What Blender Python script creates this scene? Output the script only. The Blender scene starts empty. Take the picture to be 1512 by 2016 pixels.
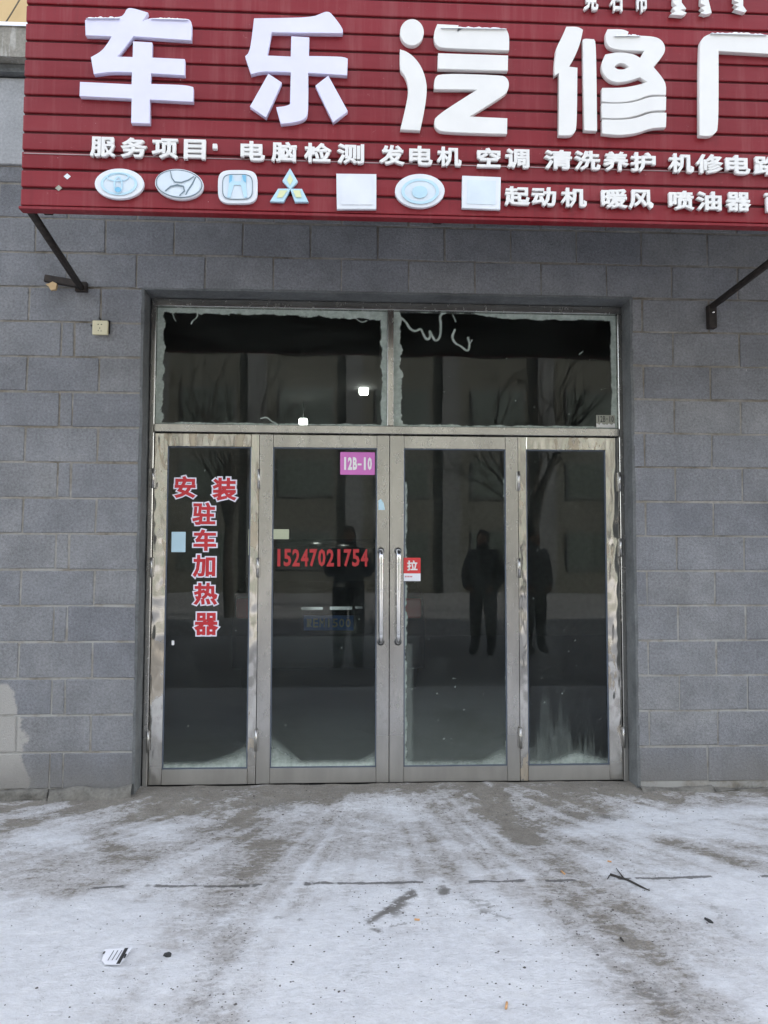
import bpy, bmesh, math, random
import numpy as np
from mathutils import Vector, Matrix
random.seed(7); rng = np.random.default_rng(11)
sc = bpy.context.scene
col = sc.collection
R = math.radians

# ------------------------------------------------------------ camera
YAW, PITCH, ROLL, FPX, CD, CZ = 0.050544, 0.059224, 0.002516, 1560.0, 4.5039, 1.3438
def _rot():
    cy, sy = math.cos(YAW), math.sin(YAW); cp, sp = math.cos(PITCH), math.sin(PITCH)
    f = Vector((sy*cp, cy*cp, sp)); r0 = Vector((cy, -sy, 0)); u0 = r0.cross(f)
    cr, sr = math.cos(ROLL), math.sin(ROLL)
    return cr*r0+sr*u0, -sr*r0+cr*u0, f
_r, _u, _f = _rot()
CAM = Vector((0, -CD, CZ))
def at(px, py, Y=0.0):                       # a survey point of the photo on the plane y = Y
    d = _f*FPX+_r*(px-756)-_u*(py-1008)
    return CAM+d*((Y+CD)/d.y)
def gr(px, py, z=0.0):                       # the same on the ground
    d = _f*FPX+_r*(px-756)-_u*(py-1008)
    return CAM+d*((z-CZ)/d.z)
cd = bpy.data.cameras.new('camera'); cam = bpy.data.objects.new('camera', cd); col.objects.link(cam)
M = Matrix((( _r.x, _u.x, -_f.x, CAM.x), (_r.y, _u.y, -_f.y, CAM.y), (_r.z, _u.z, -_f.z, CAM.z), (0, 0, 0, 1)))
cam.matrix_world = M
cd.sensor_fit = 'VERTICAL'; cd.sensor_height = 24; cd.lens = 24*FPX/2016; cd.clip_end = 2000; cd.clip_start = .02
sc.camera = cam
# ------------------------------------------------------------ world, sun, exposure
SUN_EL, SUN_AZ = R(27), R(50)                 # the sun stands behind the shop: its front lies in open shade
w = bpy.data.worlds.new('World'); sc.world = w; w.use_nodes = True
nt = w.node_tree; nt.nodes.clear()
sky = nt.nodes.new('ShaderNodeTexSky'); sky.sky_type = 'NISHITA'; sky.sun_disc = False
sky.sun_elevation = SUN_EL; sky.sun_rotation = SUN_AZ; sky.dust_density = 2.0; sky.air_density = 1.0; sky.ozone_density = .6
hs = nt.nodes.new('ShaderNodeHueSaturation'); hs.inputs['Saturation'].default_value = .38
bg = nt.nodes.new('ShaderNodeBackground'); bg.inputs[1].default_value = .15
out = nt.nodes.new('ShaderNodeOutputWorld')
nt.links.new(sky.outputs[0], hs.inputs['Color']); nt.links.new(hs.outputs[0], bg.inputs[0]); nt.links.new(bg.outputs[0], out.inputs[0])
sd = bpy.data.lights.new('sun', 'SUN'); sd.energy = 3.0; sd.angle = R(.5); sd.color = (1, .93, .82)
so = bpy.data.objects.new('sun', sd); col.objects.link(so)
sdir = Vector((math.sin(SUN_AZ)*math.cos(SUN_EL), math.cos(SUN_AZ)*math.cos(SUN_EL), math.sin(SUN_EL)))
so.rotation_euler = sdir.to_track_quat('Z', 'Y').to_euler(); so.location = (0, 0, 30)
vs = sc.view_settings; vs.view_transform = 'Standard'; vs.look = 'None'; vs.exposure = 2.47; vs.gamma = 1
sc.cycles.use_denoising = True; sc.cycles.max_bounces = 10; sc.cycles.transparent_max_bounces = 12

# ------------------------------------------------------------ helpers
def tag(o, label=None, cat=None, group=None, kind=None):
    for k, v in (('label', label), ('category', cat), ('group', group), ('kind', kind)):
        if v: o[k] = v
    return o
def wloc(o):
    v = Vector((0, 0, 0))
    while o is not None: v = v+o.location; o = o.parent
    return v
def empty(name, loc, label=None, cat=None, group=None, kind=None):
    o = bpy.data.objects.new(name, None); col.objects.link(o); o.location = loc; o.empty_display_size = .1
    return tag(o, label, cat, group, kind)
def link(name, me, m, parent=None, origin=None):
    o = bpy.data.objects.new(name, me); col.objects.link(o)
    n = len(me.vertices); co = np.empty(n*3); me.vertices.foreach_get('co', co); co = co.reshape(-1, 3)
    if origin is None: origin = Vector(((co[:, 0].min()+co[:, 0].max())/2, (co[:, 1].min()+co[:, 1].max())/2, co[:, 2].min()))
    me.vertices.foreach_set('co', (co-np.array(origin)).ravel()); me.update()
    if parent is not None: o.parent = parent; o.location = Vector(origin)-wloc(parent)
    else: o.location = origin
    if m is not None and not me.materials: me.materials.append(m)
    return o
def pyd(name, v, f, m, parent=None, smooth=False):
    me = bpy.data.meshes.new(name); me.from_pydata(v, [], f); me.update()
    if smooth: me.polygons.foreach_set('use_smooth', [True]*len(me.polygons))
    return link(name, me, m, parent)
def add_box(bm, x0, x1, y0, y1, z0, z1, bev=0, seg=1):
    r = bmesh.ops.create_cube(bm, size=1); vs_ = r['verts']
    for v in vs_: v.co = Vector(((x0+x1)/2+v.co.x*(x1-x0), (y0+y1)/2+v.co.y*(y1-y0), (z0+z1)/2+v.co.z*(z1-z0)))
    if bev:
        es = list({e for v in vs_ for e in v.link_edges})
        bmesh.ops.bevel(bm, geom=es, offset=bev, segments=seg, affect='EDGES', profile=.5)
def bmo(name, bm, m, parent=None, smooth=False):
    me = bpy.data.meshes.new(name); bm.normal_update(); bm.to_mesh(me); bm.free()
    if smooth: me.polygons.foreach_set('use_smooth', [True]*len(me.polygons))
    return link(name, me, m, parent)
def box(name, x0, x1, y0, y1, z0, z1, m, parent=None, bev=0, seg=1):
    bm = bmesh.new(); add_box(bm, x0, x1, y0, y1, z0, z1, bev, seg); return bmo(name, bm, m, parent)
def add_tube(bm, pts, rad, seg=12, caps=True):
    rads = rad if isinstance(rad, (list, tuple)) else [rad]*len(pts)
    rings = []; pts = [Vector(p) for p in pts]
    for i, p in enumerate(pts):
        d = (pts[min(i+1, len(pts)-1)]-pts[max(i-1, 0)]).normalized()
        a = d.orthogonal().normalized() if i == 0 else (pa-d*pa.dot(d)).normalized()
        pa = a; b = d.cross(a)
        rings.append([bm.verts.new(p+(a*math.cos(2*math.pi*k/seg)+b*math.sin(2*math.pi*k/seg))*rads[i]) for k in range(seg)])
    for A, B in zip(rings, rings[1:]):
        for k in range(seg): bm.faces.new((A[k], A[(k+1) % seg], B[(k+1) % seg], B[k]))
    if caps: bm.faces.new(rings[0][::-1]); bm.faces.new(rings[-1])
def tube(name, pts, rad, m, parent=None, seg=12):
    bm = bmesh.new(); add_tube(bm, pts, rad, seg); return bmo(name, bm, m, parent, True)
def curve_mesh(name, cu):
    o = bpy.data.objects.new('tmp', cu); col.objects.link(o)
    dg = bpy.context.evaluated_depsgraph_get(); dg.update()
    me = bpy.data.meshes.new_from_object(o.evaluated_get(dg)); me.name = name; me.materials.clear()
    bpy.data.objects.remove(o); bpy.data.curves.remove(cu)
    return me
def upright(me, Y):                          # (x, y, z) of the drawing plane -> (x, Y - z, y)
    n = len(me.vertices); co = np.empty(n*3); me.vertices.foreach_get('co', co); co = co.reshape(-1, 3)
    me.vertices.foreach_set('co', np.stack([co[:, 0], Y-co[:, 2], co[:, 1]], 1).ravel()); me.update()
def shape(name, loops, Y, th, m, parent, bev=0):    # filled outline standing at y = Y, th thick towards the street
    cu = bpy.data.curves.new(name, 'CURVE'); cu.dimensions = '2D'; cu.fill_mode = 'BOTH'; cu.extrude = th/2; cu.bevel_depth = bev; cu.bevel_resolution = 1
    for lp in loops:
        s = cu.splines.new('POLY'); s.points.add(len(lp)-1); s.use_cyclic_u = True
        for p, q in zip(s.points, lp): p.co = (q[0], q[1], 0, 1)
    me = curve_mesh(name, cu); upright(me, Y-th/2); return link(name, me, m, parent)
def glyph(name, ch, x0, x1, z0, z1, Y, th, m, parent, bold=.03, grow=0.0):   # one raised or printed character fitted to a box
    ref = bpy.data.curves.new('r', 'FONT'); ref.body = ch; ref.resolution_u = 2
    rm = curve_mesh('r', ref); rc = np.array([v.co[:] for v in rm.vertices]); bpy.data.meshes.remove(rm); g_ = bold-grow
    ax, bx, az, bz = rc[:, 0].min()-g_, rc[:, 0].max()+g_, rc[:, 1].min()-g_, rc[:, 1].max()+g_
    if bx-ax < .25*(bz-az): bx_ = (ax+bx)/2; ax, bx = bx_-.2, bx_+.2
    sx, sz = (x1-x0)/(bx-ax), (z1-z0)/(bz-az)
    cu = bpy.data.curves.new(name, 'FONT'); cu.body = ch; cu.resolution_u = 2; cu.extrude = .02; cu.bevel_depth = bold; cu.bevel_resolution = 1
    me = curve_mesh(name, cu)
    n = len(me.vertices); co = np.empty(n*3); me.vertices.foreach_get('co', co); co = co.reshape(-1, 3)
    co[:, 0] = x0+(co[:, 0]-ax)*sx; co[:, 1] = z0+(co[:, 1]-az)*sz; zz = co[:, 2]; co[:, 2] = np.sign(zz)*(np.minimum(abs(zz), .02)/.02*.975+np.clip((abs(zz)-.02)/bold, 0, 1)*.025)*th/2
    me.vertices.foreach_set('co', co.ravel()); upright(me, Y-th/2)
    return link(name, me, m, parent)
def pbox(a, b, Y):                           # the x and z range of a photo box on plane Y
    p, q = at(a[0], a[1], Y), at(b[0], b[1], Y)
    return min(p.x, q.x), max(p.x, q.x), min(p.z, q.z), max(p.z, q.z)

# ------------------------------------------------------------ materials
def mat(name):
    m = bpy.data.materials.new(name); m.use_nodes = True
    return m, m.node_tree, m.node_tree.nodes['Principled BSDF']
def N(t, ty, **k):
    n = t.nodes.new(ty)
    for a, b in k.items():
        if a.startswith('i_'): n.inputs[a[2:].replace('_', ' ')].default_value = b
        else: setattr(n, a, b)
    return n
def noise(t, vec, scale, detail=4, rough=.55, dist=0):
    n = N(t, 'ShaderNodeTexNoise'); n.inputs['Scale'].default_value = scale; n.inputs['Detail'].default_value = detail
    n.inputs['Roughness'].default_value = rough; n.inputs['Distortion'].default_value = dist
    if vec is not None: t.links.new(vec, n.inputs['Vector'])
    return n.outputs['Fac']
def ramp(t, fac, stops):
    n = N(t, 'ShaderNodeValToRGB'); e = n.color_ramp.elements
    while len(e) < len(stops): e.new(.5)
    for el, (p, c) in zip(e, stops): el.position = p; el.color = (*c, 1) if len(c) == 3 else c
    t.links.new(fac, n.inputs[0]); return n.outputs[0]
def g3(v): return (v, v, v)
def mixc(t, fac, a, b, mode='MIX'):
    n = N(t, 'ShaderNodeMix', data_type='RGBA', blend_type=mode)
    for s, v in ((0, fac), (6, a), (7, b)):
        if isinstance(v, (int, float)): n.inputs[s].default_value = v
        elif isinstance(v, tuple): n.inputs[s].default_value = (*v, 1)
        else: t.links.new(v, n.inputs[s])
    return n.outputs[2]
def math_(t, op, a, b=0.0, clamp=False):
    n = N(t, 'ShaderNodeMath', operation=op, use_clamp=clamp)
    for i, v in enumerate((a, b)):
        if isinstance(v, (int, float)): n.inputs[i].default_value = v
        else: t.links.new(v, n.inputs[i])
    return n.outputs[0]
def bump(t, bs, h, strength=.3, dist=.01):
    n = N(t, 'ShaderNodeBump'); n.inputs['Strength'].default_value = strength; n.inputs['Distance'].default_value = dist
    t.links.new(h, n.inputs['Height']); t.links.new(n.outputs[0], bs.inputs['Normal'])
def pos(t): return N(t, 'ShaderNodeNewGeometry').outputs['Position']
def sep(t, v):
    n = N(t, 'ShaderNodeSeparateXYZ'); t.links.new(v, n.inputs[0]); return n.outputs
def stretch(t, v, s):
    n = N(t, 'ShaderNodeMapping'); n.inputs['Scale'].default_value = s; t.links.new(v, n.inputs[0]); return n.outputs[0]
def plain(name, c, rough=.6, metal=0, var=.12, scale=12, bmp=0, spec=.5):
    m, t, b = mat(name); p = pos(t)
    n = noise(t, p, scale, 5)
    c0 = tuple(max(0, x*(1-var)) for x in c); c1 = tuple(min(1, x*(1+var)) for x in c)
    t.links.new(ramp(t, n, [(.3, c0), (.7, c1)]), b.inputs['Base Color'])
    b.inputs['Roughness'].default_value = rough; b.inputs['Metallic'].default_value = metal; b.inputs['Specular IOR Level'].default_value = spec
    if bmp: bump(t, b, noise(t, p, scale*6, 4), bmp, .004)
    return m

# concrete block: blue grey, tone differs from block to block, stains, a beige cement smear low on the left
def block_material():
    m, t, b = mat('block_grey'); p = pos(t)
    oi = N(t, 'ShaderNodeObjectInfo').outputs['Random']
    base = ramp(t, oi, [(0, (.203, .207, .222)), (.35, (.216, .219, .231)), (.7, (.226, .228, .238)), (1, (.238, .238, .243))])
    n1 = noise(t, p, 4.0, 8, .68); c = mixc(t, 1.0, base, ramp(t, n1, [(.3, g3(.78)), (.7, g3(1.18))]), 'MULTIPLY')
    n2 = noise(t, p, 75, 4, .8); c = mixc(t, 1.0, c, ramp(t, n2, [(.28, g3(.66)), (.5, g3(1.0)), (.72, g3(1.30))]), 'MULTIPLY')
    nb_ = noise(t, stretch(t, p, (1, 1, .8)), 1.1, 6, .7); c = mixc(t, 1.0, c, ramp(t, nb_, [(.32, (.84, .84, .85)), (.5, (1.0, 1.0, 1.0)), (.68, (1.14, 1.13, 1.10))]), 'MULTIPLY')
    pit = noise(t, p, 130, 2, .5); c = mixc(t, ramp(t, pit, [(.70, g3(0)), (.76, g3(.7))]), c, (.07, .07, .075))
    n3 = noise(t, p, 9, 6, .7); c = mixc(t, ramp(t, n3, [(.60, g3(0)), (.80, g3(.30))]), c, (.29, .29, .29))
    # pale scuffs
    n4 = noise(t, stretch(t, p, (40, 40, 14)), 1.0, 2, .5); c = mixc(t, ramp(t, n4, [(.80, g3(0)), (.82, g3(.5))]), c, (.55, .55, .55))
    x, y, z = sep(t, p)
    wob = math_(t, 'MULTIPLY', math_(t, 'SUBTRACT', noise(t, p, 5, 6, .65), .5), .26)
    # boundary x = -1.80 + (0.70-z)*0.16  going down
    edge = math_(t, 'ADD', math_(t, 'MULTIPLY', math_(t, 'SUBTRACT', .70, z), .17), math_(t, 'ADD', -1.815, wob))
    mx = math_(t, 'MULTIPLY', math_(t, 'SUBTRACT', edge, x), 60, True)
    mz = math_(t, 'MULTIPLY', math_(t, 'SUBTRACT', .66, z), 60, True)
    c = mixc(t, math_(t, 'MULTIPLY', math_(t, 'MULTIPLY', mx, mz), .85), c, (.42, .40, .37))
    # damp brown dirt creeping up from the foot of the wall
    dz = math_(t, 'MULTIPLY', math_(t, 'SUBTRACT', math_(t, 'ADD', .30, wob), z), 5, True)
    c = mixc(t, math_(t, 'MULTIPLY', dz, .6), c, (.20, .19, .175))
    t.links.new(c, b.inputs['Base Color']); b.inputs['Roughness'].default_value = .9; b.inputs['Specular IOR Level'].default_value = .25
    h = math_(t, 'ADD', noise(t, p, 120, 4, .7), math_(t, 'MULTIPLY', n1, .6)); bump(t, b, h, .8, .006)
    return m
def mortar_material():
    m, t, b = mat('mortar'); p = pos(t)
    n1 = noise(t, p, 4.5, 5, .65)
    c = ramp(t, n1, [(.30, (.06, .058, .055)), (.40, (.20, .175, .14)), (.52, (.27, .25, .22)), (.75, (.37, .355, .33))])
    n2 = noise(t, p, 40, 3); c = mixc(t, 1.0, c, ramp(t, n2, [(.3, g3(.8)), (.7, g3(1.15))]), 'MULTIPLY')
    z = sep(t, p)[2]; lz = math_(t, 'MULTIPLY', math_(t, 'SUBTRACT', 1.75, z), 1.4, True)
    c = mixc(t, math_(t, 'MULTIPLY', lz, ramp(t, noise(t, p, 7, 5, .7), [(.42, g3(.15)), (.56, g3(.85))])), c, (.37, .365, .345))
    t.links.new(c, b.inputs['Base Color']); b.inputs['Roughness'].default_value = .95; bump(t, b, n2, .5, .004)
    return m
def rough_cement(name, c, dark=.55, sc_=6, streak=False):
    m, t, b = mat(name); p = pos(t)
    n = noise(t, p, sc_, 8, .68); cc = ramp(t, n, [(.28, tuple(x*dark for x in c)), (.5, c), (.72, tuple(min(1, x*1.35) for x in c))])
    if streak:
        s = noise(t, stretch(t, p, (26, 26, 3)), 1, 4); cc = mixc(t, ramp(t, s, [(.56, g3(0)), (.66, g3(.6))]), cc, (.55, .53, .49))
    n2 = noise(t, p, 70, 4, .7); cc = mixc(t, 1.0, cc, ramp(t, n2, [(.3, g3(.78)), (.7, g3(1.15))]), 'MULTIPLY')
    t.links.new(cc, b.inputs['Base Color']); b.inputs['Roughness'].default_value = .92
    bump(t, b, math_(t, 'ADD', n, math_(t, 'MULTIPLY', n2, .35)), .6, .012)
    return m
def steel_material(name, wav, rough, c=(.52, .505, .48), dirt=.35):
    m, t, b = mat(name); p = pos(t)
    n = noise(t, stretch(t, p, (8, 8, 2.2)), 1.0, 4, .6)
    cc = ramp(t, n, [(.35, tuple(x*.80 for x in c)), (.65, c)])
    d = noise(t, stretch(t, p, (30, 30, 16)), 1.0, 6, .7)
    df = math_(t, 'MULTIPLY', ramp(t, d, [(.50, g3(0)), (.85, g3(.8))]), dirt)
    x, y, z = sep(t, p); low = math_(t, 'MULTIPLY', math_(t, 'SUBTRACT', .38, z), 2.2, True)   # splashed dirt near the threshold
    df = math_(t, 'MAXIMUM', df, math_(t, 'MULTIPLY', low, .65))
    t.links.new(mixc(t, df, cc, (.30, .285, .26)), b.inputs['Base Color'])
    t.links.new(math_(t, 'SUBTRACT', .96, math_(t, 'MULTIPLY', df, .7)), b.inputs['Metallic'])
    t.links.new(math_(t, 'ADD', rough, math_(t, 'MULTIPLY', df, .4)), b.inputs['Roughness'])
    if wav > .3:
        fm = noise(t, stretch(t, p, (9, 9, 2.6)), 1.0, 5, .6, .6); fk = ramp(t, fm, [(.565, g3(0)), (.58, g3(.5)), (.70, g3(.5)), (.71, g3(0))])
        for l in list(b.inputs['Base Color'].links): src = l.from_socket
        t.links.new(mixc(t, fk, src, (.42, .33, .21)), b.inputs['Base Color'])
        t.links.new(math_(t, 'SUBTRACT', b.inputs['Metallic'].links[0].from_socket, math_(t, 'MULTIPLY', fk, .8)), b.inputs['Metallic'])
    sc2 = noise(t, stretch(t, p, (90, 90, 400)), 1.0, 2, .5)
    h = math_(t, 'ADD', noise(t, stretch(t, p, (7, 7, 3.2)), 1.0, 2, .5), math_(t, 'MULTIPLY', sc2, .004)); bump(t, b, h, wav, .02)
    return m
def red_material():
    m, t, b = mat('red_board'); p = pos(t)
    oi = N(t, 'ShaderNodeObjectInfo').outputs['Random']
    base = ramp(t, oi, [(0, (.196, .010, .017)), (1, (.232, .013, .021))])
    n = noise(t, stretch(t, p, (1.4, 1, 6)), 1.0, 6, .65)
    c = mixc(t, ramp(t, n, [(.42, g3(0)), (.75, g3(.40))]), base, (.27, .055, .066))
    n2 = noise(t, p, 45, 4, .7); c = mixc(t, ramp(t, n2, [(.66, g3(0)), (.74, g3(.28))]), c, (.50, .26, .27))
    vs_ = noise(t, stretch(t, p, (16, 1, .9)), 1.0, 5, .7); c = mixc(t, ramp(t, vs_, [(.50, g3(0)), (.72, g3(.30))]), c, (.34, .13, .13)); c = mixc(t, ramp(t, vs_, [(.30, g3(.35)), (.42, g3(0))]), c, (.12, .012, .016))
    n3 = noise(t, stretch(t, p, (60, 60, 90)), 1, 2, .5); c = mixc(t, ramp(t, n3, [(.80, g3(0)), (.82, g3(.6))]), c, (.62, .50, .50))
    t.links.new(c, b.inputs['Base Color']); t.links.new(ramp(t, n, [(.3, g3(.34)), (.7, g3(.55))]), b.inputs['Roughness'])
    b.inputs['Specular IOR Level'].default_value = .30; bump(t, b, noise(t, stretch(t, p, (5, 5, 40)), 1, 3), .08, .01)
    return m
def frost_material():
    m, t, b = mat('frost'); p = pos(t)
    a = N(t, 'ShaderNodeAttribute', attribute_name='frost').outputs['Fac']
    n = noise(t, p, 70, 5, .7); a2 = math_(t, 'MULTIPLY', a, ramp(t, n, [(.25, g3(.72)), (.7, g3(1.1))]), True)
    t.links.new(ramp(t, noise(t, p, 25, 4), [(.3, (.36, .42, .37)), (.7, (.54, .60, .55))]), b.inputs['Base Color'])
    t.links.new(a2, b.inputs['Alpha']); b.inputs['Roughness'].default_value = .75
    return m
def glass_material():
    m, t, b = mat('glass'); b.inputs['Base Color'].default_value = (.80, .88, .86, 1); b.inputs['Roughness'].default_value = 0
    b.inputs['Transmission Weight'].default_value = 1; b.inputs['IOR'].default_value = 1.31
    bump(t, b, noise(t, pos(t), 1.6, 2), .02, .02)
    return m
def ground_material():
    m, t, b = mat('icy_concrete'); p = pos(t)
    s = N(t, 'ShaderNodeAttribute', attribute_name='snow').outputs['Fac']
    d = N(t, 'ShaderNodeAttribute', attribute_name='dirt').outputs['Fac']
    warp = stretch(t, p, (1, 1.9, 1))
    n1 = noise(t, warp, 6, 10, .70, .5); n2 = noise(t, stretch(t, p, (1, 1.3, 1)), 34, 7, .78); n3 = noise(t, p, 150, 3, .6); n6 = noise(t, warp, 1.6, 6, .6, .3)
    f = math_(t, 'ADD', s, math_(t, 'ADD', math_(t, 'MULTIPLY', math_(t, 'SUBTRACT', n1, .5), .95), math_(t, 'ADD', math_(t, 'MULTIPLY', math_(t, 'SUBTRACT', n2, .5), .80), math_(t, 'MULTIPLY', math_(t, 'SUBTRACT', n6, .5), .5))))
    conc = ramp(t, noise(t, p, 11, 8, .74), [(.3, (.235, .212, .182)), (.6, (.33, .302, .262)), (.8, (.42, .395, .352))])
    conc = mixc(t, 1.0, conc, ramp(t, n3, [(.3, g3(.72)), (.7, g3(1.18))]), 'MULTIPLY')
    ice = ramp(t, noise(t, p, 24, 7, .75), [(.3, (.47, .45, .44)), (.5, (.58, .565, .565)), (.7, (.69, .68, .69))])
    snow = ramp(t, math_(t, 'ADD', math_(t, 'MULTIPLY', noise(t, p, 16, 7, .7), .6), math_(t, 'MULTIPLY', n6, .4)), [(.3, (.72, .73, .76)), (.5, (.82, .83, .86)), (.72, (.91, .915, .93))])
    fac = ramp(t, f, [(.22, g3(0)), (.34, g3(.38)), (.62, g3(.78)), (.85, g3(1))])
    c = mixc(t, ramp(t, f, [(.22, g3(0)), (.40, g3(1))]), conc, ice)
    c = mixc(t, ramp(t, f, [(.48, g3(0)), (.62, g3(.55)), (.90, g3(1))]), c, snow)
    # dirt trodden into the ice, and dark crumbs
    n5 = noise(t, stretch(t, p, (26, 40, 26)), 1.0, 5, .7)
    dd = math_(t, 'MULTIPLY', d, ramp(t, math_(t, 'ADD', n5, math_(t, 'MULTIPLY', math_(t, 'SUBTRACT', d, .5), .22)), [(.46, g3(.08)), (.53, g3(1.0))]), True)
    c = mixc(t, dd, c, (.22, .21, .20))
    sp = noise(t, p, 62, 3, .75); c = mixc(t, math_(t, 'MULTIPLY', ramp(t, sp, [(.56, g3(0)), (.62, g3(.8))]), math_(t, 'MULTIPLY', math_(t, 'SUBTRACT', math_(t, 'ADD', math_(t, 'SUBTRACT', .70, s), math_(t, 'MULTIPLY', n1, .3)), .05), 2.2, True)), c, (.25, .24, .23))
    n4 = noise(t, p, 85, 2, .5); c = mixc(t, ramp(t, n4, [(.715, g3(0)), (.745, g3(.75))]), c, (.20, .195, .20))
    c = mixc(t, 1.0, c, ramp(t, noise(t, stretch(t, p, (1, 1.4, 1)), 30, 8, .8), [(.30, (.82, .81, .80)), (.5, (.97, .965, .96)), (.70, (1.06, 1.06, 1.07))]), 'MULTIPLY')
    # the expansion joint between two slabs shows as a broken dark line
    x, y, z = sep(t, p)
    wob = math_(t, 'MULTIPLY', math_(t, 'SUBTRACT', noise(t, p, 7, 6, .7), .5), .045)
    dist = math_(t, 'ABSOLUTE', math_(t, 'ADD', math_(t, 'ADD', y, math_(t, 'ADD', 1.145, math_(t, 'MULTIPLY', x, .008))), wob))
    ln = math_(t, 'MULTIPLY', math_(t, 'SUBTRACT', math_(t, 'MULTIPLY', noise(t, p, 22, 5, .7), .026), dist), 260, True)
    brk = ramp(t, noise(t, stretch(t, p, (4.6, .5, 1)), 1.0, 3, .7), [(.47, g3(0)), (.50, g3(1))])
    c = mixc(t, math_(t, 'MULTIPLY', math_(t, 'MULTIPLY', ln, brk), .85), c, (.13, .125, .12))
    t.links.new(c, b.inputs['Base Color'])
    t.links.new(ramp(t, math_(t, 'ADD', math_(t, 'MULTIPLY', fac, .4), math_(t, 'MULTIPLY', n2, .6)), [(.3, g3(.85)), (.6, g3(.55))]), b.inputs['Roughness'])
    b.inputs['Specular IOR Level'].default_value = .3
    bump(t, b, math_(t, 'ADD', math_(t, 'ADD', n2, math_(t, 'MULTIPLY', n1, 1.2)), math_(t, 'MULTIPLY', n3, .3)), .8, .018)
    return m

MT = dict(
    block=block_material(), mortar=mortar_material(),
    plinth=rough_cement('plinth_cement', (.185, .175, .155), .32, 9), cornice=rough_cement('cornice_cement', (.30, .28, .24), .5, 5, True),
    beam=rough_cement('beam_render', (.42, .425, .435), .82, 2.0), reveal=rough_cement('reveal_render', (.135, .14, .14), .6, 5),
    yellow=plain('yellow_render', (.64, .46, .24), .85, 0, .05, 3, .1), steel=steel_material('stainless_satin', .10, .24), mirror=steel_material('stainless_polished', .95, .09, (.60, .58, .54), .2),
    lav=plain('lavender_white_letter', (.74, .73, .93), .45, 0, .03, 8), white=plain('white_letter', (.80, .79, .77), .45, 0, .03, 8), red=red_material(), redback=plain('red_groove', (.09, .012, .016), .7),
    iron=plain('rusty_black_iron', (.030, .022, .018), .7, .2, .5, 30, .3), glass=glass_material(), frost=frost_material(),
    gasket=plain('gasket', (.10, .12, .155), .5), rubber=plain('black_rubber', (.015, .015, .015), .8), chrome=plain('chrome', (.72, .72, .72), .12, 1, .03),
    darksteel=plain('dark_steel', (.10, .10, .10), .35, .8), snow=plain('snow', (.80, .82, .85), .8, 0, .06, 10, .3), ground=ground_material(),
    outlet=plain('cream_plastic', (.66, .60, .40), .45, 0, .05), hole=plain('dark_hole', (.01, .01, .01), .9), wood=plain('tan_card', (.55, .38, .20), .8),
    stred=plain('sticker_red', (.52, .022, .030), .5, 0, .06), stwhite=plain('sticker_white', (.80, .78, .88), .5, 0, .03), digit=plain('sticker_deep_red', (.40, .022, .026), .5, 0, .08, 40),
    pink=plain('sticker_pink', (.62, .17, .50), .45, 0, .04), blue=plain('card_pale_blue', (.48, .66, .74), .6, 0, .03), grey=plain('sticker_grey', (.34, .34, .28), .6),
    pull=plain('sticker_pull_red', (.66, .045, .045), .5, 0, .05), ink=plain('ink', (.03, .03, .03), .6), palebl=plain('emblem_pale_blue', (.50, .72, .84), .4, 0, .06), emb=plain('emblem_white', (.76, .79, .84), .4, 0, .04),
    face=plain('emblem_face', (.68, .76, .83), .4, 0, .05), line=plain('emblem_line', (.16, .22, .26), .5), lime=plain('emblem_pale_yellow', (.72, .76, .45), .5, 0, .05), sky=plain('emblem_blue', (.20, .52, .75), .4, 0, .1),
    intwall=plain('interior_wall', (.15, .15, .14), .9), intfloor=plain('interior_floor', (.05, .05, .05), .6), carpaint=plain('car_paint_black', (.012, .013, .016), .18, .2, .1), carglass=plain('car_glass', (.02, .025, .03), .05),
    plate=plain('plate_blue', (.02, .09, .30), .4), tail=plain('tail_lamp_red', (.25, .01, .01), .2), paper=plain('paper', (.80, .80, .84), .7, 0, .03), butt=plain('cigarette_paper', (.60, .34, .16), .8),
    twig=plain('twig_bark', (.05, .045, .04), .9), road=plain('packed_snow_road', (.30, .30, .31), .8, 0, .25, .4, .3), fac=plain('facade_beige', (.115, .115, .10), .85, 0, .1, 1), pil=plain('facade_grey_pilaster', (.14, .145, .15), .85, 0, .1, 1),
    win=plain('far_window_glass', (.10, .12, .11), .25), coat=plain('dark_coat', (.10, .105, .12), .85, 0, .6, 5), skin=plain('skin', (.45, .28, .20), .6), hair=plain('black_hair', (.01, .01, .01), .7), cable=plain('thin_cable', (.12, .10, .07), .7))
def emis(name, c, s):
    m, t, b = mat(name); b.inputs['Base Color'].default_value = (*c, 1); b.inputs['Emission Color'].default_value = (*c, 1); b.inputs['Emission Strength'].default_value = s; return m
MT['lamp'] = emis('lamp_glow', (1, 1, .93), 4.0); MT['litwin'] = emis('daylight_window', (.62, .62, .48), .13)

# ------------------------------------------------------------ value noise for built relief
def vnoise(nx, ny, cx, cy, oct_=4, pers=.5, seed=0):
    g = np.random.default_rng(seed); o = np.zeros((nx, ny)); a = 1; tot = 0
    for k in range(oct_):
        mx, my = int(cx*2**k)+2, int(cy*2**k)+2; t_ = g.random((mx+1, my+1))
        u = np.linspace(0, mx-1.001, nx); v = np.linspace(0, my-1.001, ny); iu = u.astype(int); iv = v.astype(int); fu = (u-iu); fv = (v-iv)
        fu = (fu*fu*(3-2*fu))[:, None]; fv = (fv*fv*(3-2*fv))[None, :]
        A = t_[np.ix_(iu, iv)]; B = t_[np.ix_(iu+1, iv)]; C_ = t_[np.ix_(iu, iv+1)]; D = t_[np.ix_(iu+1, iv+1)]
        o += a*((A*(1-fu)+B*fu)*(1-fv)+(C_*(1-fu)+D*fu)*fv); tot += a; a *= pers
    return o/tot
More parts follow.
